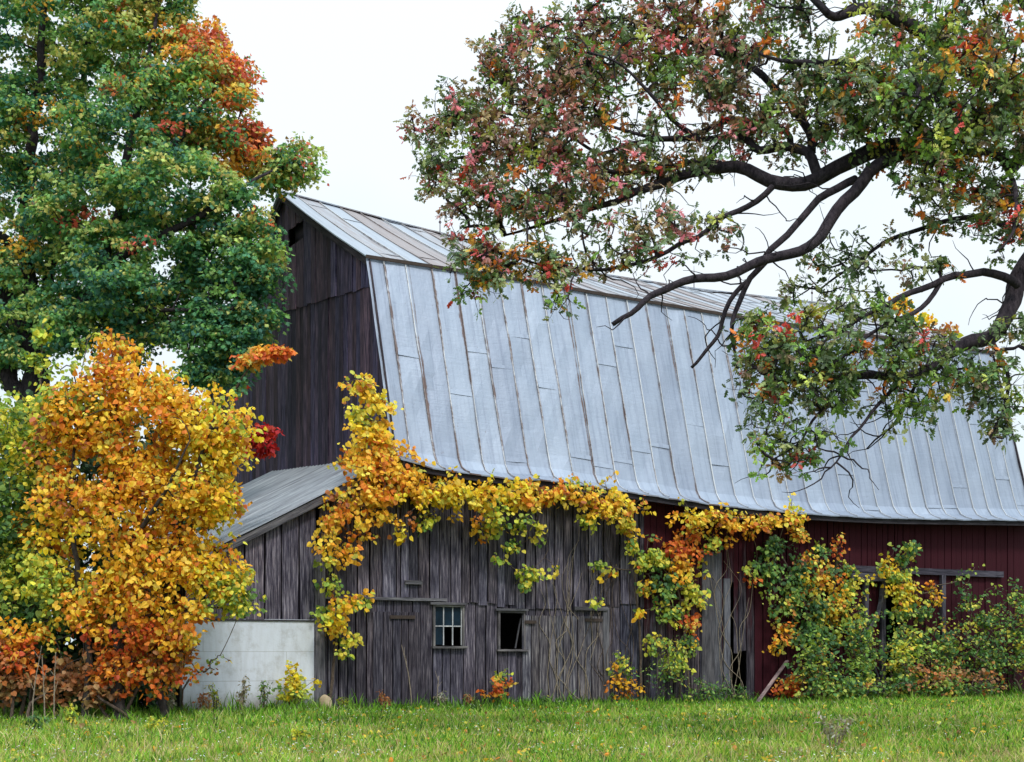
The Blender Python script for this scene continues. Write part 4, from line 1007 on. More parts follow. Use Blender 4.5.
# ------------------------------------------------------------------ yellow vine covered tree on the left
DB = 24.6
def volp(D, dr):
    return lambda px, py: at(px, py, D + random.uniform(-dr, dr))
def volblobs(B, D, per_blob_depth=1.0):
    """sprays through ellipsoids, more of them near the surface"""
    C = []; K = []
    for (cx, cy, rx, ry, n, pal) in B:
        n = int(n * 1.1); v = unit(RNG.normal(0, 1, (n, 3))) * (0.35 + 0.85 * RNG.random((n, 1)) ** 0.9)
        sc = D / F
        for q in range(n):
            C.append(at(cx, cy, D) + np.array([v[q, 0] * rx * sc, v[q, 1] * max(rx, ry) * sc * per_blob_depth, v[q, 2] * ry * sc]))
        K.append(pick(pal, n))
    return np.array(C), np.vstack(K)
def tree_from(name, label, cat, C, K, stems, base, leafshape, size, spr, per, lm, wood, parts=('trunk', 'crown'), rtip=0.006, rmax=0.08, flat=0.4, droop=0.5, jit=0.15, sag=0.1, bias=0.25, group=None, k=4, face=None, fk=0.0, power=0.42, ros=None, wig=0.0):
    e = empty(name, (base[0], base[1], 0), label, cat, group)
    tb = Tubes(); nodes = []; nr = []
    for pts, rad in stems:
        p, r = smooth_path(pts, rad, 0.12 if wig else 0.22, 0.03)
        if wig:
            for _ in range(5): p[1:-1] = p[1:-1] * 0.5 + (p[:-2] + p[2:]) * 0.25
            r = np.convolve(np.pad(r, 3, 'edge'), np.ones(7) / 7, 'valid')
            p = p + np.array([wig * 1.0 * np.array(mnoise.noise_vector(Vector(q_) * 0.9)) + wig * 0.5 * np.array(mnoise.noise_vector(Vector(q_) * 2.6)) for q_ in p])
        tb.tube(p, r, 12); nodes += list(p); nr += list(r)
    ok = C[:, 2] > 0.15; C = C[ok]; K = K[ok]
    nn = np.array(nodes); q = nn[:, 2] > min(1.5, nn[:, 2].max() * 0.3)
    connect(tb, nn[q], np.array(nr)[q], C, rtip=rtip, k=k, sag=sag, rmax=rmax, bias=bias, power=power)
    if ros:
        NN = np.array(nodes); ok_ = (np.array(nr) < 0.13) & (NN[:, 2] > 3)
        for st_ in NN[ok_][RNG.choice(ok_.sum(), 260)]:
            d_ = unit(RNG.normal(0, 1, 3) * np.array([1, 1, 0.8]) + np.array([-0.4, 0, -0.1])); q_ = [st_]
            for _ in range(RNG.integers(4, 11)):
                d_ = unit(d_ + RNG.normal(0, 0.4, 3)); q_.append(q_[-1] + d_ * 0.10)
            tb.tube(q_, np.linspace(0.012, 0.003, len(q_)), 4)
    l = rosettes(C, K, ros[0], ros[1], spr, size, tb, jit=jit, droop=droop) if ros else None
    tb.build(parts[0], wood, e)
    l = l or sprays(C, K, per, spr, flat=flat, size=size, droop=droop, jit=jit, facing=face, face_k=fk)
    m_ = l[0][:, 2] > 0.03
    leaves(parts[1], l[0][m_], l[1][m_], l[2][m_], l[3][m_], l[4][m_], leafshape, lm, e)
    return e
CAMW = np.array([0, -1.0, 0])
B = [(150, 665, 34, 22, 40, ORR), (90, 670, 34, 20, 34, BRN), (175, 640, 16, 22, 18, YORG), (35, 640, 20, 24, 16, YORG), (108, 340, 8, 12, 6, YORG), (230, 625, 14, 14, 10, YEL), (112, 372, 26, 32, 60, YORG), (140, 400, 40, 34, 110, YORG), (85, 420, 38, 40, 110, YORG), (180, 420, 40, 34, 110, YORG), (222, 430, 34, 30, 90, YEL), (205, 400, 20, 14, 26, YEL), (235, 412, 20, 16, 30, YGR),
     (130, 450, 50, 40, 130, YORG), (200, 470, 46, 34, 110, YEL), (75, 480, 40, 40, 90, YORG), (150, 505, 56, 40, 150, YORG), (215, 500, 30, 20, 50, YEL), (90, 540, 50, 40, 120, YEL), (150, 560, 56, 40, 150, YORG), (205, 570, 38, 34, 100, YEL),
     (225, 595, 26, 24, 56, YGR), (170, 610, 46, 26, 90, YORG), (100, 600, 50, 28, 100, YORG), (130, 634, 40, 12, 26, ORR), (60, 580, 40, 34, 70, YGR), (235, 540, 14, 18, 10, ORR), (245, 505, 30, 6, 8, ORR), (70, 400, 26, 16, 24, YGR), (55, 410, 20, 16, 16, YGR), (60, 370, 14, 8, 5, YGR), (130, 345, 20, 10, 8, YGR), (160, 375, 16, 10, 10, YGR)]
C, K = volblobs(B, DB, 0.95)
hole = np.array([mnoise.noise(Vector(c) * 1.15) for c in C]); qx = 512 + F * C[:, 0] / C[:, 1]; qy = YH - F * (C[:, 2] - CZ) / C[:, 1]; kp = (hole > -0.12) & ~((qx > 228) & (qy > 462) & (qy < 556) & (RNG.random(len(C)) < 0.8)); C = C[kp]; K = K[kp]
br_ = lambda px, py, d=0.0: at(px, py, DB + d)
tree_from('vine_covered_tree', 'small tree smothered in golden and orange vine leaves beside the whitewashed wall', 'tree', C, K,
          [([br_(120, 732 - 10), br_(118, 650), br_(112, 560), br_(118, 470), br_(115, 400), br_(112, 352)], [0.12, 0.10, 0.09, 0.07, 0.04, 0.012]),
           ([br_(165, 718, .3), br_(158, 640, .2), br_(175, 540), br_(200, 460, -.3), br_(215, 415, -.3)], [0.08, 0.07, 0.05, 0.035, 0.012]),
           ([br_(85, 718, -.2), br_(88, 640), br_(75, 550, -.2), br_(72, 470), br_(80, 410)], [0.07, 0.06, 0.045, 0.03, 0.012]),
           ([br_(118, 560), br_(160, 500, -.6), br_(190, 440, -.8)], [0.05, 0.035, 0.012])],
          br_(120, 720), 'heart', (0.048, 0.105), 0.30, 18, M_leaf, M_bark, face=CAMW, fk=0.5, flat=0.7, droop=0.8, jit=0.16)
# green and yellow shrub at the far left
def at_sh(name, label, B, D, base, shape='heart', size=(0.06, 0.11), spr=0.25, per=14, group=None, cat='shrub', dd=0.9, wood=M_stem, lm=None, stems=None):
    C, K = volblobs(B, D, dd)
    if stems is None:
        stems = []
        for q in range(4):
            cx, cy = random.choice(B)[:2]
            b0 = at(base + random.uniform(-20, 20), YH + 1.2 * F / D, D + random.uniform(-.4, .4)); tp = at(cx, cy, D)
            stems.append(([b0, (b0 * 0.5 + tp * 0.5) + RNG.normal(0, 0.12, 3), tp], [0.035, 0.025, 0.01]))
    b0 = at(base, YH + 1.2 * F / D, D)
    return tree_from(name, label, cat, C, K, stems, b0, shape, size, spr, per, lm or M_leaf, wood, parts=('stem', 'foliage') if cat == 'shrub' else ('trunk', 'crown'), face=CAMW, fk=0.4, flat=0.7, group=group, rtip=0.005)
LG = 'shrubs at the left edge of the field'
at_sh('shrub', 'tall yellow green shrub at the left edge beside the golden tree', [(20, 425, 42, 30, 80, YGR), (-30, 470, 60, 60, 70, YGR), (40, 470, 34, 40, 60, YGR), (45, 440, 20, 20, 20, YORG), (40, 530, 30, 20, 20, YORG), (10, 520, 40, 40, 80, GRN), (20, 570, 36, 30, 60, YGR), (-40, 580, 60, 60, 60, GRN), (25, 620, 40, 30, 60, GRN)], 25.6, 10, group=LG)
at_sh('shrub', 'low rusty orange shrub in the bottom left corner', [(10, 670, 26, 24, 40, BRN), (5, 630, 28, 18, 20, YORG), (12, 655, 24, 24, 22, ORR), (-45, 660, 50, 40, 50, BRN), (55, 690, 20, 14, 14, BRN)], 24.4, 10, group=LG, spr=0.2)
at_sh('shrub', 'added dark shrub filling the shadowed void behind the golden tree', [(60, 470, 80, 70, 120, DGR), (150, 480, 70, 70, 120, DGR), (50, 600, 80, 70, 160, DGR), (130, 610, 45, 60, 110, DGR), (-60, 560, 90, 100, 120, DGR), (90, 680, 80, 36, 170, DGR), (30, 690, 90, 30, 100, DGR), (125, 655, 24, 50, 90, DGR)], 27.2, 70, group=LG, spr=0.35, size=(0.11, 0.17), per=12, dd=0.6)  # added to close the gap; its dark leaves imitate shade
at_sh('shrub', 'small reddish brown leafed bush under the golden tree', [(125, 668, 26, 22, 36, ORR), (165, 650, 20, 20, 20, BRN), (95, 690, 26, 14, 16, BRN)], 24.6, 125, group=LG, spr=0.18)
at_sh('sapling', 'slender sapling with lime green leaves before the dark maple trunk', [(42, 338, 9, 18, 12, YGR), (38, 358, 12, 8, 10, YGR), (30, 362, 8, 5, 5, GRN), (100, 340, 12, 10, 4, YGR), (80, 345, 10, 8, 4, YGR)], 26.5, 42, cat='tree', spr=0.14, per=8, dd=0.5,
      stems=[([at(42, 715, 26.5), at(46, 560, 26.5), at(40, 420, 26.5), at(43, 322, 26.5)], [0.05, 0.04, 0.025, 0.006]), ([at(45, 520, 26.5), at(70, 430, 26.3), at(88, 338, 26.2)], [0.03, 0.02, 0.006])])
at_sh('young_maple', 'young red and orange maple against the dark gable wall', [(262, 355, 14, 9, 16, MOR), (278, 352, 12, 6, 12, ORR), (245, 358, 8, 10, 10, MOR), (262, 432, 14, 10, 14, RED), (258, 446, 18, 9, 18, RED), (240, 385, 6, 10, 4, MGR)], 27.0, 150, shape='maple', cat='tree', spr=0.17, per=12, dd=0.6, size=(0.09, 0.13),
      stems=[([at(150, 714, 27), at(160, 600, 27), at(190, 500, 27), at(225, 420, 27), at(240, 380, 27), at(262, 355, 27)], [0.05, 0.045, 0.035, 0.028, 0.018, 0.006]), ([at(205, 465, 27), at(262, 440, 26.9)], [0.02, 0.006])])
at_sh('background_tree', 'yellow topped tree showing above the far end of the barn roof', [(900, 301, 8, 9, 10, YEL), (925, 320, 14, 6, 7, YEL), (945, 330, 10, 6, 5, BRN), (950, 352, 26, 18, 24, YGR), (890, 345, 40, 24, 40, YGR), (930, 390, 50, 40, 60, GRN)], 58, 920, cat='tree', spr=0.45, per=14, dd=0.8, size=(0.14, 0.24),
      stems=[([at(920, 681, 58), at(922, 480, 58), at(918, 330, 58)], [0.25, 0.18, 0.04])])

# ------------------------------------------------------------------ maple
DM = 32.5
def maple():
    sc = DM / F
    E = [(60, 30, 80, 60, 0), (150, 50, 60, 50, 0), (195, 95, 55, 50, -1), (130, 130, 70, 55, -1.5), (40, 130, 70, 55, 0), (205, 60, 30, 40, 0), (232, 78, 22, 26, -.5), (225, 145, 38, 32, -1), (245, 150, 22, 26, -.5), (265, 175, 24, 16, -1), (296, 160, 22, 20, -1), (280, 168, 20, 12, -1),
         (175, 190, 70, 40, -2), (90, 210, 70, 45, -1), (15, 220, 60, 50, 0), (20, 330, 50, 30, -1), (230, 215, 48, 28, -2), (150, 255, 80, 38, -1.5), (235, 255, 50, 26, -2), (60, 275, 60, 36, -0.5), (-10, 300, 50, 50, 0), (225, 300, 48, 34, -2), (150, 310, 55, 32, -1), (205, 345, 45, 30, -2), (235, 330, 40, 26, -2), (85, 325, 44, 26, -1.5), (150, 340, 34, 18, -1.5), (130, 290, 50, 22, -2.5), (50, 310, 30, 20, -1),
         (-90, 100, 110, 90, 1), (-110, 240, 100, 90, 1), (60, -60, 110, 60, 1), (-60, -40, 90, 70, 1), (150, -20, 60, 40, 0), (60, 120, 150, 120, 5), (50, 260, 120, 60, 5), (10, 360, 34, 22, 0), (210, 370, 34, 14, -2), (250, 275, 34, 20, -2), (225, 350, 44, 30, -2), (190, 290, 50, 30, -1), (-60, 350, 60, 40, 1)]
    C = []
    for (cx, cy, rx, ry, dz) in E:
        n = int(7 + rx * ry / 36 * (0.8 if cx < -20 or cy < -20 else 1.0))
        if dz >= 5: n = int(n * 0.35)
        v = unit(RNG.normal(0, 1, (n, 3))) * (0.5 + 0.5 * RNG.random((n, 1)) ** 0.5)
        D = DM + dz
        for q in range(n):
            C.append(at(cx, cy, D) + np.array([v[q, 0] * rx, v[q, 1] * max(rx, ry) * 0.8, v[q, 2] * ry]) * D / F)
    C = np.array(C)
    px = 512 + F * C[:, 0] / C[:, 1]; py = YH - F * (C[:, 2] - CZ) / C[:, 1]
    gaps = [(8, 62, 10, 16), (44, 62, 8, 12), (40, 150, 9, 9), (62, 160, 6, 10), (115, 163, 10, 7), (133, 163, 6, 9), (36, 195, 8, 8), (85, 95, 7, 6), (160, 270, 14, 14), (175, 300, 8, 8), (20, 270, 12, 12), (48, 245, 6, 10), (30, 350, 10, 30), (70, 375, 22, 18), (130, 375, 20, 14), (165, 360, 24, 22), (184, 330, 5, 14), (240, 205, 9, 9), (215, 235, 8, 8), (255, 195, 7, 8)]
    keep = np.ones(len(C), bool)
    for gx, gy, rx, ry in gaps:
        inside = ((px - gx) / rx) ** 2 + ((py - gy) / ry) ** 2 < 1
        keep &= ~(inside & (RNG.random(len(C)) < 0.97))
    # nothing hangs through the barn roof
    rel = C - CO; u_ = rel @ LX; w_ = rel @ GX
    keep &= ~((u_ > -0.45) & (w_ > -0.8))
    C = C[keep]; px = px[keep]; py = py[keep]
    K = pick(MGR, len(C))
    lit = RNG.random(len(C)) < np.where((px > 150) & (py > 170), 0.2, 0.36); K[lit] = pick(MYG, lit.sum())  # yellow-green leaf tone stands for sunlit sprays, fewer at lower right
    pat = [(142, 10, 28, 18, MOR, .9), (170, 35, 30, 24, MOR, .75), (195, 30, 34, 26, MOR, .8), (215, 100, 20, 16, MOR, .5), (225, 165, 24, 12, MOR, .6), (250, 165, 20, 14, MOR, .7), (262, 225, 22, 18, MOR, .5), (215, 48, 22, 28, MRD, .8), (200, 60, 20, 20, MOR, .8), (228, 82, 20, 22, MOR, .9), (245, 70, 14, 20, MRD, .9), (150, 30, 30, 30, MYG, .7), (100, 50, 30, 20, MYG, .6), (170, 75, 30, 20, MYG, .6), (235, 148, 24, 22, MOR, .7), (255, 140, 18, 22, MRD, .9), (262, 155, 12, 12, MOR, .9), (232, 160, 14, 8, MOR, .8),
           (296, 160, 24, 24, MYG, .8), (300, 150, 14, 14, MRD, .35), (215, 125, 16, 12, MOR, .6), (205, 135, 12, 8, MOR, .6), (38, 8, 8, 8, MOR, .9), (32, 35, 7, 6, MOR, .9), (5, 65, 8, 10, MOR, .9), (30, 118, 12, 10, MOR, .9), (55, 105, 9, 8, MOR, .7), (85, 145, 12, 9, MOR, .7), (105, 163, 7, 6, MRD, .9), (5, 140, 10, 8, MOR, .6), (20, 243, 18, 8, MOR, .95), (115, 88, 6, 5, MRD, .9),
           (270, 215, 8, 10, MOR, .8), (265, 235, 14, 6, MOR, .8), (230, 180, 30, 10, MYG, .7), (245, 235, 22, 12, MYG, .7), (95, 215, 8, 7, MRD, .8), (75, 218, 7, 6, MRD, .8), (140, 240, 6, 6, MRD, .8), (60, 270, 30, 14, MYG, .5), (120, 205, 20, 10, MYG, .6), (150, 150, 20, 12, MYG, .5), (170, 130, 10, 6, MRD, .5)]
    for gx, gy, rx, ry, pal, pr in pat:
        ins = (((px - gx) / rx) ** 2 + ((py - gy) / ry) ** 2 < 1) & (RNG.random(len(C)) < pr)
        if ins.any(): K[ins] = pick(pal, ins.sum())
    t_ = lambda x, y, d=0: at(x, y, DM + d)
    gy0 = YH + 1.2 * F / DM
    stems = [([t_(34, gy0), t_(34, 560), t_(33, 440), t_(34, 380), t_(32, 330)], [0.50, 0.36, 0.31, 0.30, 0.28]),
             ([t_(32, 335), t_(28, 280), t_(26, 200), t_(38, 100), t_(42, 40), t_(45, -40), t_(44, -110)], [0.20, 0.16, 0.14, 0.11, 0.09, 0.06, 0.03]),
             ([t_(34, 340), t_(45, 290, .4), t_(62, 200, .8), t_(75, 130, .8), t_(90, 40, .8), t_(100, -60, .8)], [0.19, 0.15, 0.12, 0.09, 0.06, 0.03]),
             ([t_(36, 350), t_(70, 320, -.8), t_(100, 270, -1.2), t_(120, 200, -1.3), t_(135, 120, -1.2), t_(150, 50, -.8), t_(160, -10, -.6)], [0.19, 0.16, 0.13, 0.11, 0.08, 0.05, 0.03]),
             ([t_(30, 345), t_(5, 300, .3), t_(-30, 220, .4), t_(-60, 120, .4), t_(-80, 20, .4)], [0.28, 0.22, 0.16, 0.1, 0.04]),
             ([t_(118, 205, -1.3), t_(160, 160, -1.6), t_(200, 110, -1.4), t_(222, 70, -1)], [0.11, 0.08, 0.06, 0.02]),
             ([t_(100, 270, -1.2), t_(150, 240, -2), t_(200, 215, -2.3), t_(245, 185, -2), t_(290, 162, -1.3)], [0.12, 0.09, 0.07, 0.045, 0.012]),
             ([t_(60, 325, -.6), t_(120, 310, -1.8), t_(180, 310, -2.4), t_(230, 310, -2.6)], [0.08, 0.06, 0.04, 0.02]),
             ([t_(128, 430, .6), t_(137, 365, .4), t_(148, 330, .2), t_(165, 290, 0)], [0.09, 0.08, 0.06, 0.03]),
             ([t_(34, 460), t_(80, 400, .2), t_(128, 350, .3)], [0.2, 0.1, 0.05]),
             ([t_(20, 250), t_(-60, 200, -1.5), t_(-120, 180, -2)], [0.12, 0.08, 0.03]),
             ([t_(34, 400), t_(12, 385, -.1), t_(4, 330, 0)], [0.25, 0.2, 0.12])]
    tree_from('maple_tree', 'big maple with green foliage turning orange and red at the top', 'tree', C, K, stems, t_(34, gy0), 'maple', (0.075, 0.125), 0.40, 62, M_leaf, M_oakbark, rtip=0.008, rmax=0.09, flat=0.35, droop=0.5, jit=0.2, face=CAMW, fk=0.35)
maple()

# ------------------------------------------------------------------ oak
DO = 17.0
def oak():
    o = lambda x, y, d=0.0: at(x, y, DO + d)
    sc = 1.0 / F * DO
    def limb(pts, d0, d1, r0, r1):
        n = len(pts); P_ = [o(x, y, d0 + (d1 - d0) * i / (n - 1)) for i, (x, y) in enumerate(pts)]; r0 *= 0.74; r1 *= 0.8
        return (P_, [r0 * (1 - i / (n - 1)) ** 0.8 + r1 * (1 - (1 - i / (n - 1)) ** 0.8) for i in range(n)])
    TX = 1225
    gy0 = YH + 1.2 * F / DO
    stems = [([o(TX, gy0 + 8, .6), o(TX - 4, 700, .6), o(TX - 2, 600, .6), o(TX, 480, .6), o(TX + 2, 380, .6), o(TX - 2, 280, .6), o(TX - 10, 180, .6), o(TX - 20, 60, .6), o(TX + 10, -60, .7), o(TX + 20, -180, .8)], [0.75, 0.56, 0.5, 0.47, 0.45, 0.4, 0.34, 0.28, 0.2, 0.08]),
        limb([(1222, 250), (1150, 175), (1085, 125), (1030, 115), (975, 126), (935, 137), (902, 149)], .6, 0, .26, .17),
        # main drooping limb
        limb([(902, 149), (887, 158), (871, 177), (852, 190), (830, 203), (819, 222), (818, 237), (806, 247), (785, 253), (768, 259), (734, 269), (700, 275), (686, 281), (655, 292), (647, 303), (636, 312), (612, 326)], 0, -.9, .115, .03),
        limb([(766, 259), (751, 278), (741, 298), (732, 319), (729, 343), (735, 358)], -.3, -.3, .055, .016),
        limb([(749, 281), (731, 290), (726, 302), (724, 332), (712, 336), (703, 363), (692, 369)], -.3, -.2, .045, .02),
        # second limb, running left
        limb([(915, 144), (880, 150), (858, 158), (836, 174), (820, 182), (785, 182), (760, 172), (728, 161), (700, 171), (677, 175), (647, 190), (621, 188), (600, 200), (575, 212), (540, 222), (505, 235)], .1, .9, .15, .014),
        limb([(720, 163), (690, 160), (655, 168), (630, 172), (600, 168), (560, 160), (520, 150), (480, 140)], .5, 1.4, .06, .014),
        limb([(856, 184), (835, 189), (815, 195), (797, 220), (778, 240), (766, 258)], .1, -.2, .065, .045),
        limb([(776, 186), (764, 200), (747, 206), (716, 228), (677, 247), (642, 260), (595, 275), (565, 275), (530, 268), (500, 258)], .2, .2, .055, .01),
        limb([(822, 182), (811, 150), (789, 142), (763, 156), (754, 150), (747, 139), (728, 136), (700, 144), (670, 140), (640, 130), (600, 118)], .3, 1.0, .09, .02),
        limb([(789, 142), (789, 127), (763, 122), (741, 122), (709, 125), (694, 143), (660, 139), (634, 141), (616, 154), (590, 156), (560, 130), (500, 110), (440, 118)], .5, 1.6, .06, .012),
        limb([(811, 150), (800, 110), (770, 80), (730, 60), (680, 40), (620, 22), (560, 15)], .4, 1.8, .08, .015),
        limb([(694, 143), (668, 120), (650, 98), (630, 70), (590, 50)], .7, .5, .045, .012),
        limb([(935, 137), (900, 110), (875, 70), (855, 56), (827, 60), (801, 65), (760, 50)], .2, 0.1, .1, .02),
        limb([(1030, 115), (960, 60), (900, 20), (858, 3), (842, 22), (830, 21), (814, 0), (790, -30)], .4, 0, .13, .03),
        limb([(1085, 125), (1040, 20), (980, -60), (880, -120), (760, -150)], .5, 1.2, .15, .03),
        limb([(1085, 125), (1024, 158), (1008, 180), (1000, 161), (978, 149), (950, 149), (925, 160)], .5, -.6, .1, .025),
        limb([(1008, 180), (1016, 200), (1012, 240), (990, 255)], -.4, -.8, .05, .012),
        limb([(978, 149), (978, 120), (975, 108), (950, 101), (915, 96)], -.1, -.8, .05, .015),
        # lower limb
        limb([(1228, 400), (1160, 330), (1100, 255), (1060, 225), (1035, 245), (1024, 281), (1019, 292), (1007, 322), (997, 343), (976, 341), (956, 344), (945, 356), (918, 368), (898, 378), (847, 377), (812, 382), (780, 384), (760, 392)], .6, -.8, .2, .016),
        limb([(1020, 288), (1007, 280), (990, 274), (966, 281), (942, 280), (918, 286), (901, 297), (884, 310), (864, 319), (843, 339), (815, 352)], -.1, -.9, .075, .014),
        limb([(939, 284), (925, 302), (905, 319), (881, 331), (857, 346), (848, 360), (820, 372)], -.4, -1.1, .045, .012),
        limb([(900, 380), (891, 387), (877, 411), (860, 428), (836, 459), (826, 470)], -.6, -1.3, .035, .008),
        limb([(918, 370), (900, 400), (880, 430), (868, 450)], -.6, -.2, .03, .008),
        limb([(997, 343), (1010, 380), (1002, 420), (995, 440)], -.3, -.6, .04, .01),
        limb([(1035, 240), (1010, 225), (975, 215), (940, 225), (900, 240), (860, 262), (820, 285)], .2, .9, .06, .012),
        limb([(847, 377), (820, 410), (800, 440), (770, 455)], -.8, -1.2, .03, .008),
        limb([(1228, 330), (1290, 270), (1370, 220), (1450, 200)], .6, 1, .24, .06),
        limb([(1225, 200), (1300, 100), (1380, 20), (1440, -60)], .6, 0, .22, .05),
        limb([(1215, 60), (1150, -60), (1080, -160)], .6, 0, .18, .05)]
    # (cx, cy, rx, ry, n, depth offset, base palette)
    E = [(438, 128, 28, 22, 20, 1.4), (440, 165, 26, 24, 18, 1.2), (470, 110, 36, 26, 34, 1.2), (500, 70, 36, 28, 34, 1.4), (520, 40, 30, 22, 18, 1.6), (545, 25, 30, 14, 12, 1.6), (560, 80, 50, 40, 70, 1.2), (500, 140, 46, 34, 60, 1.0), (560, 150, 50, 36, 70, .8), (475, 190, 34, 24, 30, .8), (530, 205, 46, 24, 40, .6), (462, 205, 24, 26, 14, .6),
         (600, 50, 50, 36, 60, 1.4), (650, 70, 50, 40, 70, 1.2), (615, 110, 46, 34, 56, .9), (680, 110, 40, 28, 40, .7), (620, 15, 60, 20, 44, 1.6), (700, 20, 60, 26, 60, 1.2), (700, 65, 50, 32, 50, 1), (600, 190, 44, 24, 36, .5), (590, 225, 40, 14, 14, .3), (650, 160, 30, 14, 14, .7), (750, 30, 44, 30, 44, .8), (740, 85, 40, 30, 28, .6), (745, 130, 40, 22, 22, .6),
         (480, 250, 22, 18, 22, .2), (474, 275, 22, 20, 26, .0), (500, 265, 24, 18, 16, .1), (535, 255, 24, 16, 16, .1), (545, 275, 22, 14, 12, .1), (575, 265, 24, 12, 10, .1), (560, 300, 16, 10, 6, 0), (615, 255, 40, 16, 14, 0), (660, 250, 36, 14, 10, 0), (690, 220, 36, 20, 14, .2), (720, 235, 24, 16, 7, 0), (660, 215, 24, 10, 6, .2),
         (800, 20, 36, 26, 26, .4), (790, 75, 36, 24, 20, .4), (795, 110, 30, 24, 16, .4), (840, 85, 30, 26, 26, 0), (860, 50, 24, 24, 18, 0), (880, 20, 36, 24, 30, .4), (885, 90, 36, 34, 60, -.4), (835, 120, 30, 20, 24, 0), (870, 130, 40, 24, 40, -.3), (930, 40, 40, 34, 56, 0), (940, 95, 46, 36, 76, -.6), (990, 30, 44, 34, 60, 0), (1000, 85, 44, 36, 76, -.4), (960, 140, 40, 24, 36, -.4), (915, 150, 30, 16, 20, -.3), (1015, 140, 30, 26, 26, -.2),
         (925, 180, 26, 18, 18, -.5), (910, 205, 26, 16, 12, 0), (950, 175, 30, 24, 20, -.4), (985, 200, 26, 26, 26, -.4), (1015, 205, 20, 26, 20, -.4), (1005, 240, 24, 18, 12, -.4), (950, 220, 36, 16, 12, .3), (890, 235, 36, 18, 12, .4), (850, 250, 30, 20, 14, .6), (825, 265, 20, 24, 12, .7), (800, 290, 26, 16, 9, .6), (870, 275, 40, 14, 14, 0), (930, 265, 30, 12, 8, -.4), (985, 300, 12, 16, 7, -.4),
         (755, 335, 24, 18, 22, -.6), (790, 340, 30, 20, 32, -.8), (760, 365, 26, 20, 28, -.8), (800, 370, 34, 22, 40, -1), (835, 350, 34, 20, 32, -1), (770, 395, 26, 16, 18, -1), (860, 370, 40, 18, 36, -1), (900, 350, 30, 20, 26, -1), (925, 345, 26, 18, 14, -.7), (890, 320, 26, 16, 14, -.9), (850, 305, 30, 12, 14, -.9), (820, 320, 24, 14, 14, -.8), (920, 395, 30, 18, 20, -.7), (960, 370, 34, 12, 20, -.5), (985, 385, 30, 20, 24, -.5), (1005, 410, 18, 26, 16, -.5), (995, 430, 12, 18, 8, -.6),
         (870, 400, 26, 16, 14, -.9), (830, 400, 30, 18, 18, -1), (770, 425, 24, 12, 12, -1.1), (790, 450, 30, 14, 24, -1.2), (765, 458, 18, 12, 14, -1.2), (825, 440, 20, 16, 10, -1.2), (905, 410, 20, 12, 8, -.8), (1020, 330, 20, 26, 12, -.3), (1010, 360, 14, 14, 8, -.4),
         (620, 162, 40, 16, 24, .7), (672, 170, 40, 10, 16, .6), (720, 150, 40, 14, 22, .5), (770, 118, 40, 24, 30, .5), (800, 150, 28, 12, 14, .3), (650, 232, 44, 12, 18, .2), (700, 95, 50, 24, 30, .8), (560, 200, 40, 20, 24, .7), (820, 100, 30, 24, 20, .2), (600, 80, 60, 40, 30, 1.2), (790, 45, 40, 24, 20, .4), (1080, 60, 70, 60, 90, .3), (1080, 170, 60, 50, 50, .3), (1150, 80, 80, 80, 110, .5), (1120, 300, 60, 50, 50, 0), (1060, 370, 40, 40, 40, -.3), (820, -40, 90, 36, 80, .6), (650, -40, 90, 36, 80, 1.2), (980, -40, 90, 40, 90, .5), (1200, -60, 140, 90, 140, .6), (1330, 80, 120, 100, 140, .6), (1380, 220, 100, 60, 70, .8), (1240, 20, 100, 80, 90, 1.5), (1280, 0, 80, 70, 80, -1.2)]
    C = []; base = []
    for (cx, cy, rx, ry, n, dz) in E:
        n = int(n * (((1.15 if cy < 200 else 0.95) if cx < 600 or cx > 860 else 0.92) * (0.8 if cy > 395 else 1) if 0 < cx < 1040 and cy > -10 else 0.5))
        v = RNG.normal(0, 0.55, (n, 3))
        for q in range(n):
            C.append(o(cx, cy, dz) + np.array([v[q, 0] * rx, v[q, 1] * max(rx, ry) * 0.9, v[q, 2] * ry]) * DO / F)
    C = np.array(C)
    px = 512 + F * C[:, 0] / C[:, 1]; py = YH - F * (C[:, 2] - CZ) / C[:, 1]
    gaps = [(850, 18, 16, 14), (645, 210, 12, 8), (690, 205, 20, 8), (760, 222, 24, 14), (855, 225, 34, 26), (850, 165, 16, 8), (920, 40, 14, 8), (690, 130, 14, 10), (760, 140, 8, 8), (790, 165, 20, 8), (965, 310, 24, 22), (930, 325, 12, 8), (870, 215, 14, 30), (745, 205, 10, 12), (600, 215, 10, 5), (795, 25, 8, 10), (715, 50, 6, 8), (575, 262, 6, 5), (820, 60, 16, 5)]
    keep = np.ones(len(C), bool)
    for gx, gy, rx, ry in gaps: keep &= ~((((px - gx) / rx) ** 2 + ((py - gy) / ry) ** 2 < 1) & (RNG.random(len(C)) < 0.95))
    hol = np.array([mnoise.noise(Vector(c) * 1.6 + Vector((5, 1, 2))) for c in C]); keep &= (hol > -0.33) | (px < 560) | ((py > 300) & (hol > -0.3)) | (px > 1040)
    C = C[keep]; px = px[keep]; py = py[keep]
    K = pick(OGR, len(C))
    left = (px < 760) & (py < 240); m1 = left & (RNG.random(len(C)) < 0.42); K[m1] = pick(OPK, m1.sum())
    m2 = (px > 820) & (py < 190) & (RNG.random(len(C)) < 0.5); K[m2] = pick(OBG, m2.sum())
    m3 = (px < 800) & (py < 230) & (RNG.random(len(C)) < 0.14); K[m3] = pick(OBG, m3.sum())
    m4 = (py > 290) & (RNG.random(len(C)) < 0.38); K[m4] = pick(OBG, m4.sum())
    m5 = RNG.random(len(C)) < 0.05; K[m5] = pick(OOR, m5.sum())
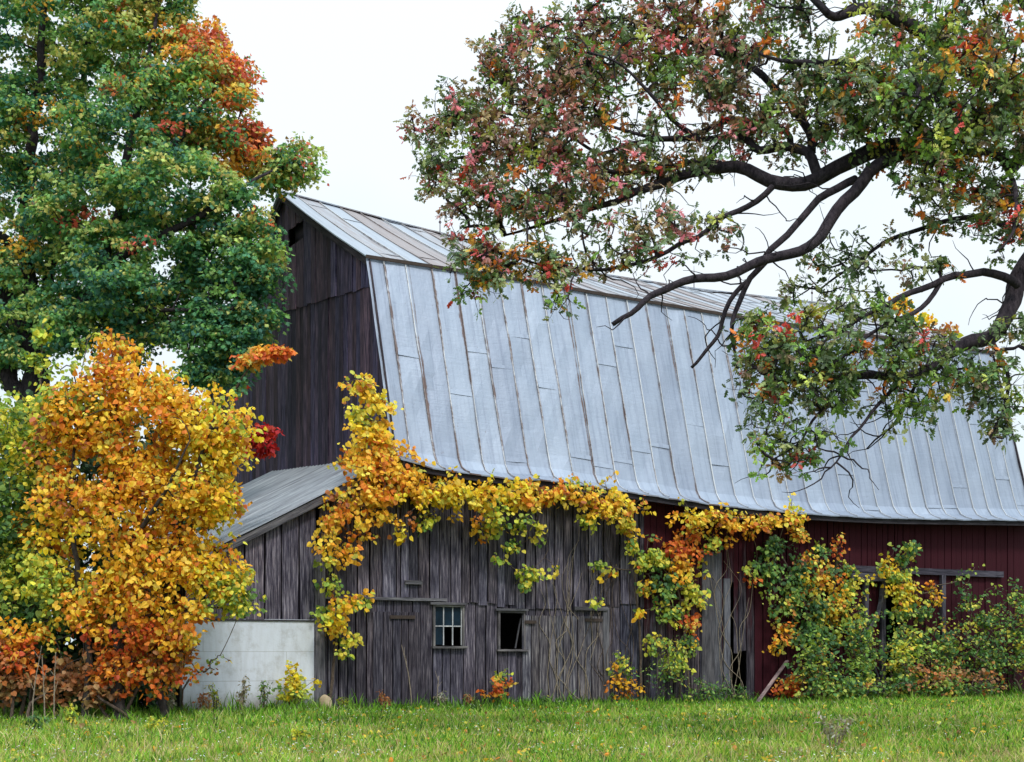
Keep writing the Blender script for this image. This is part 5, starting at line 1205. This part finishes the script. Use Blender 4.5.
    pat = [(478, 240, 16, 12, OOR, .8), (475, 285, 16, 14, OOR, .85), (500, 282, 10, 8, OPK, .9), (520, 262, 14, 14, OOR, .7), (537, 268, 10, 10, OOR, .8), (490, 255, 12, 8, OPK, .8), (560, 110, 40, 30, OPK, .4), (500, 140, 30, 30, OPK, .55), (700, 20, 20, 30, OPK, .6), (655, 20, 14, 10, OPK, .8), (590, 95, 20, 10, OOR, .4), (540, 170, 20, 20, OBG, .7), (660, 65, 30, 12, OBG, .6), (620, 100, 14, 24, OBG, .5), (682, 92, 8, 8, OOR, .9), (655, 90, 6, 6, OOR, .9),
           (965, 50, 14, 12, OOR, .8), (1012, 18, 12, 10, OOR, .9), (985, 20, 12, 10, OOR, .7), (990, 80, 10, 8, OOR, .8), (883, 85, 8, 8, OOR, .9), (873, 108, 8, 8, OOR, .9), (1010, 60, 10, 8, OOR, .7), (960, 95, 10, 8, OOR, .8), (1015, 100, 10, 8, OOR, .9), (965, 190, 12, 10, OOR, .9), (955, 208, 8, 8, OOR, .9), (1008, 210, 14, 10, OOR, .9), (1008, 226, 10, 8, OOR, .9), (942, 172, 10, 8, OOR, .5), (980, 175, 10, 8, OOR, .6), (795, 120, 8, 8, OPK, .9), (752, 335, 8, 10, OOR, .6), (775, 333, 6, 5, OOR, .7), (750, 392, 10, 12, OOR, .6), (918, 360, 8, 6, OOR, .9), (855, 350, 6, 5, OOR, .9), (790, 363, 8, 6, OOR, .4), (830, 380, 12, 6, OOR, .4), (775, 467, 12, 5, BRN, .7), (1005, 353, 8, 6, OPK, .8), (930, 405, 10, 5, OOR, .4)]
    for gx, gy, rx, ry, pal, pr in pat:
        ins = (((px - gx) / rx) ** 2 + ((py - gy) / ry) ** 2 < 1) & (RNG.random(len(C)) < pr)
        if ins.any(): K[ins] = pick(pal, ins.sum())
    tree_from('oak_tree', 'large oak spreading crooked dark limbs in front of the barn roof', 'tree', C, K, stems, o(TX, gy0, .6), 'oak', (0.05, 0.108), 0.20, 17, M_oakleaf, M_oakbark, rtip=0.0062, rmax=0.045, flat=0.6, droop=0.7, jit=0.22, sag=0.04, bias=0.12, power=0.45, ros=(4, (4, 7)), wig=0.11)
oak()

# ------------------------------------------------------------------ grass, weeds, fallen leaves
def scatter(n, d0, d1, margin=2.5, power=1.0):
    Y = d0 + (d1 - d0) * RNG.random(n) ** power
    X = (RNG.random(n) * 2 - 1) * (Y * 0.40 + margin)
    rel = np.stack([X - CO[0], Y - CO[1]], 1); u_ = rel @ LX[:2]; w_ = rel @ GX[:2]
    ok = ~((w_ > -0.05) & (u_ > UL - 0.1) & (u_ < UR + 0.3))
    return X[ok], Y[ok]
def lowf(x, y, s, ph): return np.sin(x * s + ph + 1.7 * np.sin(y * s * 0.7 + ph)) * np.sin(y * s * 1.3 + 2 * ph + 1.3 * np.sin(x * s * 0.9))
def grass():
    X, Y = scatter(330000, 13.5, 46, 2.5, 1.7)
    n = len(X); g = gh(X, Y)
    dry = 0.5 + 0.5 * lowf(X, Y, 0.9, 0.3); dry2 = 0.5 + 0.5 * lowf(X, Y, 3.1, 1.9)
    tall = 0.55 + 0.45 * lowf(X, Y, 1.7, 2.2) + 0.4 * (RNG.random(n) < 0.06)
    tuft = np.clip(lowf(X, Y, 5.3, 0.7) + 0.5 * lowf(X, Y, 9.1, 2.7), -1, 1.3)
    h = (0.05 + 0.09 * RNG.random(n) ** 1.5) * (0.6 + tall * 0.6) * (1 + 0.55 * tuft)
    rel = np.stack([X - CO[0], Y - CO[1]], 1); w_ = rel @ GX[:2]
    h *= 1 + 1.2 * np.exp(-np.abs(w_ + 0.3) / 0.6) * (0.6 + 0.8 * RNG.random(n)); h *= 1 + 0.5 * ((X < -3) & (lowf(X, Y, 2.9, 0.2) > 0.2))
    a = RNG.random(n) * 2 * math.pi; wd = (0.006 + 0.006 * RNG.random(n)) * (Y / 20)
    dx, dy = np.cos(a), np.sin(a); lean = h * (0.15 + 0.7 * RNG.random(n)); b_ = RNG.random(n) * 2 * math.pi
    B0 = np.stack([X, Y, g - 0.01], 1); S_ = np.stack([dx, dy, 0 * dx], 1) * wd[:, None]; Ln = np.stack([np.cos(b_), np.sin(b_), 0 * b_], 1) * lean[:, None]
    up = np.array([0, 0, 1.0]) * h[:, None]
    V = np.stack([B0 - S_, B0 + S_, B0 + S_ * .7 + Ln * .35 + up * .6, B0 - S_ * .7 + Ln * .35 + up * .6, B0 + Ln + up], 1)
    base = np.arange(n)[:, None] * 5
    I = np.concatenate([base + np.array([[0, 1, 2, 3]]), base + np.array([[3, 2, 4]])], 1).ravel()
    sizes = np.tile([4, 3], n)
    green = np.array([0.16, 0.36, 0.028]); yg = np.array([0.38, 0.46, 0.085]); straw = np.array([0.52, 0.42, 0.22]); dk = np.array([0.045, 0.12, 0.02])
    near = np.clip((26 - Y) / 10, 0, 1)
    p = RNG.random(n)
    col = np.where((p < 0.45)[:, None], green, yg)
    col = np.where((p > 0.72 + 0.25 * dry)[:, None], dk, col)
    st = RNG.random(n) < (0.06 + 0.55 * dry2 * dry * (0.3 + 0.7 * near)); col = np.where(st[:, None], straw, col)
    close = np.exp(-np.abs(w_ + 0.5) / 2.2); col = col * (1 - close[:, None]) + (np.where((p < .6)[:, None], green, dk) * 1.0) * close[:, None]
    col = col * (1 + RNG.normal(0, 0.18, (n, 1)) + 0.22 * lowf(X, Y, 2.4, 4.4)[:, None] + 0.15 * tuft[:, None])
    me = fast_mesh('grass', V.reshape(-1, 3), sizes, I)
    set_col(me, np.repeat(np.clip(col, 0.01, 0.8), 5, 0))
    o = link('grass', me, M_grass); o['kind'] = 'stuff'; o['label'] = 'short green field grass mixed with dry yellow blades'; o['category'] = 'grass'
grass()
def flat_leaves(name, n, pal, size, label, cat, d0, d1, shape, zoff=(0.02, 0.08), mask=None):
    X, Y = scatter(n, d0, d1, 1.5, 1.2)
    if mask is not None: k_ = mask(X, Y); X, Y = X[k_], Y[k_]
    n = len(X); Z = gh(X, Y) + zoff[0] + (zoff[1] - zoff[0]) * RNG.random(n)
    C = np.stack([X, Y, Z], 1); a = RNG.random(n) * 6.283
    Yd = np.stack([np.cos(a), np.sin(a), RNG.normal(0, 0.25, n)], 1); N = unit(RNG.normal(0, 0.5, (n, 3)) + np.array([0, -0.2, 1.0]))
    c = pick(pal, n) * (1 + RNG.normal(0, 0.2, (n, 1)))
    o = leaves(name, C, Yd, N, size[0] + (size[1] - size[0]) * RNG.random(n), np.clip(c, .01, .85), shape, M_leaf, None)
    o['kind'] = 'stuff'; o['label'] = label; o['category'] = cat
flat_leaves('fallen_leaves', 4200, BRN + YORG, (0.035, 0.085), 'brown and orange fallen leaves scattered over the grass', 'leaves', 14, 40, 'heart')
flat_leaves('clover_leaves', 9000, [((0.12, 0.26, 0.05), 3), ((0.22, 0.34, 0.07), 2), ((0.08, 0.18, 0.06), 2)], (0.03, 0.06), 'broad leafed clover and low weeds in the lawn', 'ground cover', 14, 36, 'oval', (0.02, 0.09), lambda X, Y: lowf(X, Y, 1.3, 0.9) > -0.15)
flat_leaves('aster_flowers', 8000, [((0.75, 0.78, 0.82), 4), ((0.6, 0.62, 0.55), 1)], (0.014, 0.032), 'tiny white wild asters dotted through the grass', 'flowers', 14, 30, 'oval', (0.05, 0.15), lambda X, Y: (lowf(X, Y, 1.1, 2.9) > 0.25) | ((X < -2) & (lowf(X, Y, 2.3, 1.1) > 0.1)))

def weed(px, w, h, label, name='weed', pal=YGR, n=5, dry=False, spread=0.12, lean=0.0, nl=16, group=None, D=None):
    b0 = gnd(px, w) if D is None else at(px, YH + 1.2 * F / D, D)
    b0[2] = 0.0
    e = empty(name, b0, label, 'weed', group); tb = Tubes(); tips = []
    for k in range(n):
        a = random.uniform(0, 6.28); hh = h * random.uniform(0.55, 1.0); r = spread * random.random() + lean * hh
        p0 = b0 + np.array([random.uniform(-.05, .05), random.uniform(-.05, .05), 0])
        p2 = p0 + np.array([math.cos(a) * r, math.sin(a) * r, hh]); p1 = (p0 + p2) / 2 + RNG.normal(0, 0.02, 3)
        p, rr = smooth_path([p0, p1, p2], [0.009, 0.007, 0.003], 0.08, 0.002); tb.tube(p, rr, 4)
        for q in range(3):
            s = p[int(len(p) * (0.5 + 0.15 * q))]; tt = s + np.array([random.uniform(-.1, .1), random.uniform(-.1, .1), random.uniform(.05, .15)]) * min(1, h)
            tb.tube([s, tt], [0.004, 0.002], 4); tips.append(tt)
        tips += [p[int(len(p) * f)] for f in (0.4, 0.6, 0.8)] + [p2]
    tb.build('stem', M_dry if dry else M_stem, e)
    C = np.array(tips); l = sprays(C, pick(pal, len(C)), nl // 4, 0.06, size=(0.035, 0.075), flat=0.8)
    leaves('foliage', *l[:5], 'oval', M_leaf, e)
WG = 'weeds standing in the grass in front of the barn'
PO = [('white seeded', [((0.42, 0.40, 0.32), 2), ((0.3, 0.26, 0.16), 2), ((0.2, 0.24, 0.1), 1)]), ('yellowing', YGR), ('brown and dry', BRN), ('green leafed', GRN)]
for i, (px, w, h, q, where) in enumerate([(215, -0.7, 0.6, 1, 'at the left part of the whitewashed wall'), (240, -0.8, 0.75, 0, 'before the middle of the whitewashed wall'), (262, -0.6, 0.65, 3, 'before the right part of the whitewashed wall'), (202, -1.3, 0.45, 2, 'left of the whitewashed wall foot'),
        (345, -0.3, 0.35, 1, 'just right of the corner post'), (384, -0.3, 0.35, 2, 'at the foot of the left plank door'), (440, -0.25, 0.4, 0, 'below the six pane window'), (470, -0.25, 0.3, 2, 'between the two windows at ground level'), (545, -0.3, 0.25, 3, 'at the foot of the right plank door'), (740, -0.4, 0.4, 3, 'left of the leaning plank'), (170, -1.5, 0.6, 0, 'at the right foot of the golden tree')]):
    weed(px, w, h, '%s weed clump %s' % (PO[q][0], where), pal=PO[q][1], dry=(q in (0, 2)), group=WG, n=6)
for i, (px, D, h, q, where) in enumerate([(70, 22.5, 0.4, 1, 'below the golden tree trunk'), (35, 21, 0.3, 3, 'dark tuft near the bottom left corner'), (300, 19, 0.16, 1, 'in the open grass below the corner post'), (835, 17.5, 0.38, 0, 'alone in the grass below the bushes at the right'), (155, 20.5, 0.25, 1, 'in the aster patch at the lower left')]):
    weed(px, 0, h, '%s weed %s' % (PO[q][0], where), pal=PO[q][1], dry=(q in (0, 2)), group=WG, D=D, n=7, spread=0.2)
for i, (px, w, h, ln, lab) in enumerate([(32, 0, 1.3, .12, 'tallest bare pale stalk under the orange leaves at the left'), (45, 0, 1.15, -.05, 'bare pale stalk just right of the tallest one'), (54, 0, 1.2, .02, 'rightmost bare pale stalk of the group at the left'), (402, 1, 1.35, -.16, 'bare leaning stalk against the dark plank door'), (437, 1, .7, .05, 'short bare stalk below the six pane window')]):
    b0 = at(px, YH + 1.2 * F / 23.4, 23.4) if not w else gnd(px + 10 if i == 3 else px, -0.3); b0[2] = 0
    e = empty('dry_stalk', b0, lab, 'stalk', 'bare dry stalks'); tb = Tubes()
    p, r = smooth_path([b0, b0 + np.array([ln * h * .3, 0, h * .5]), b0 + np.array([ln * h, 0.02, h])], [0.014, 0.011, 0.005], 0.1, 0.004); tb.tube(p, r, 5)
    for q in range(3):
        s = p[int(len(p) * (0.45 + 0.17 * q))]; tb.tube([s, s + np.array([random.uniform(-.15, .15), 0, random.uniform(.1, .25)])], [0.006, 0.002], 4)
    tb.build('stem', M_dry, e)
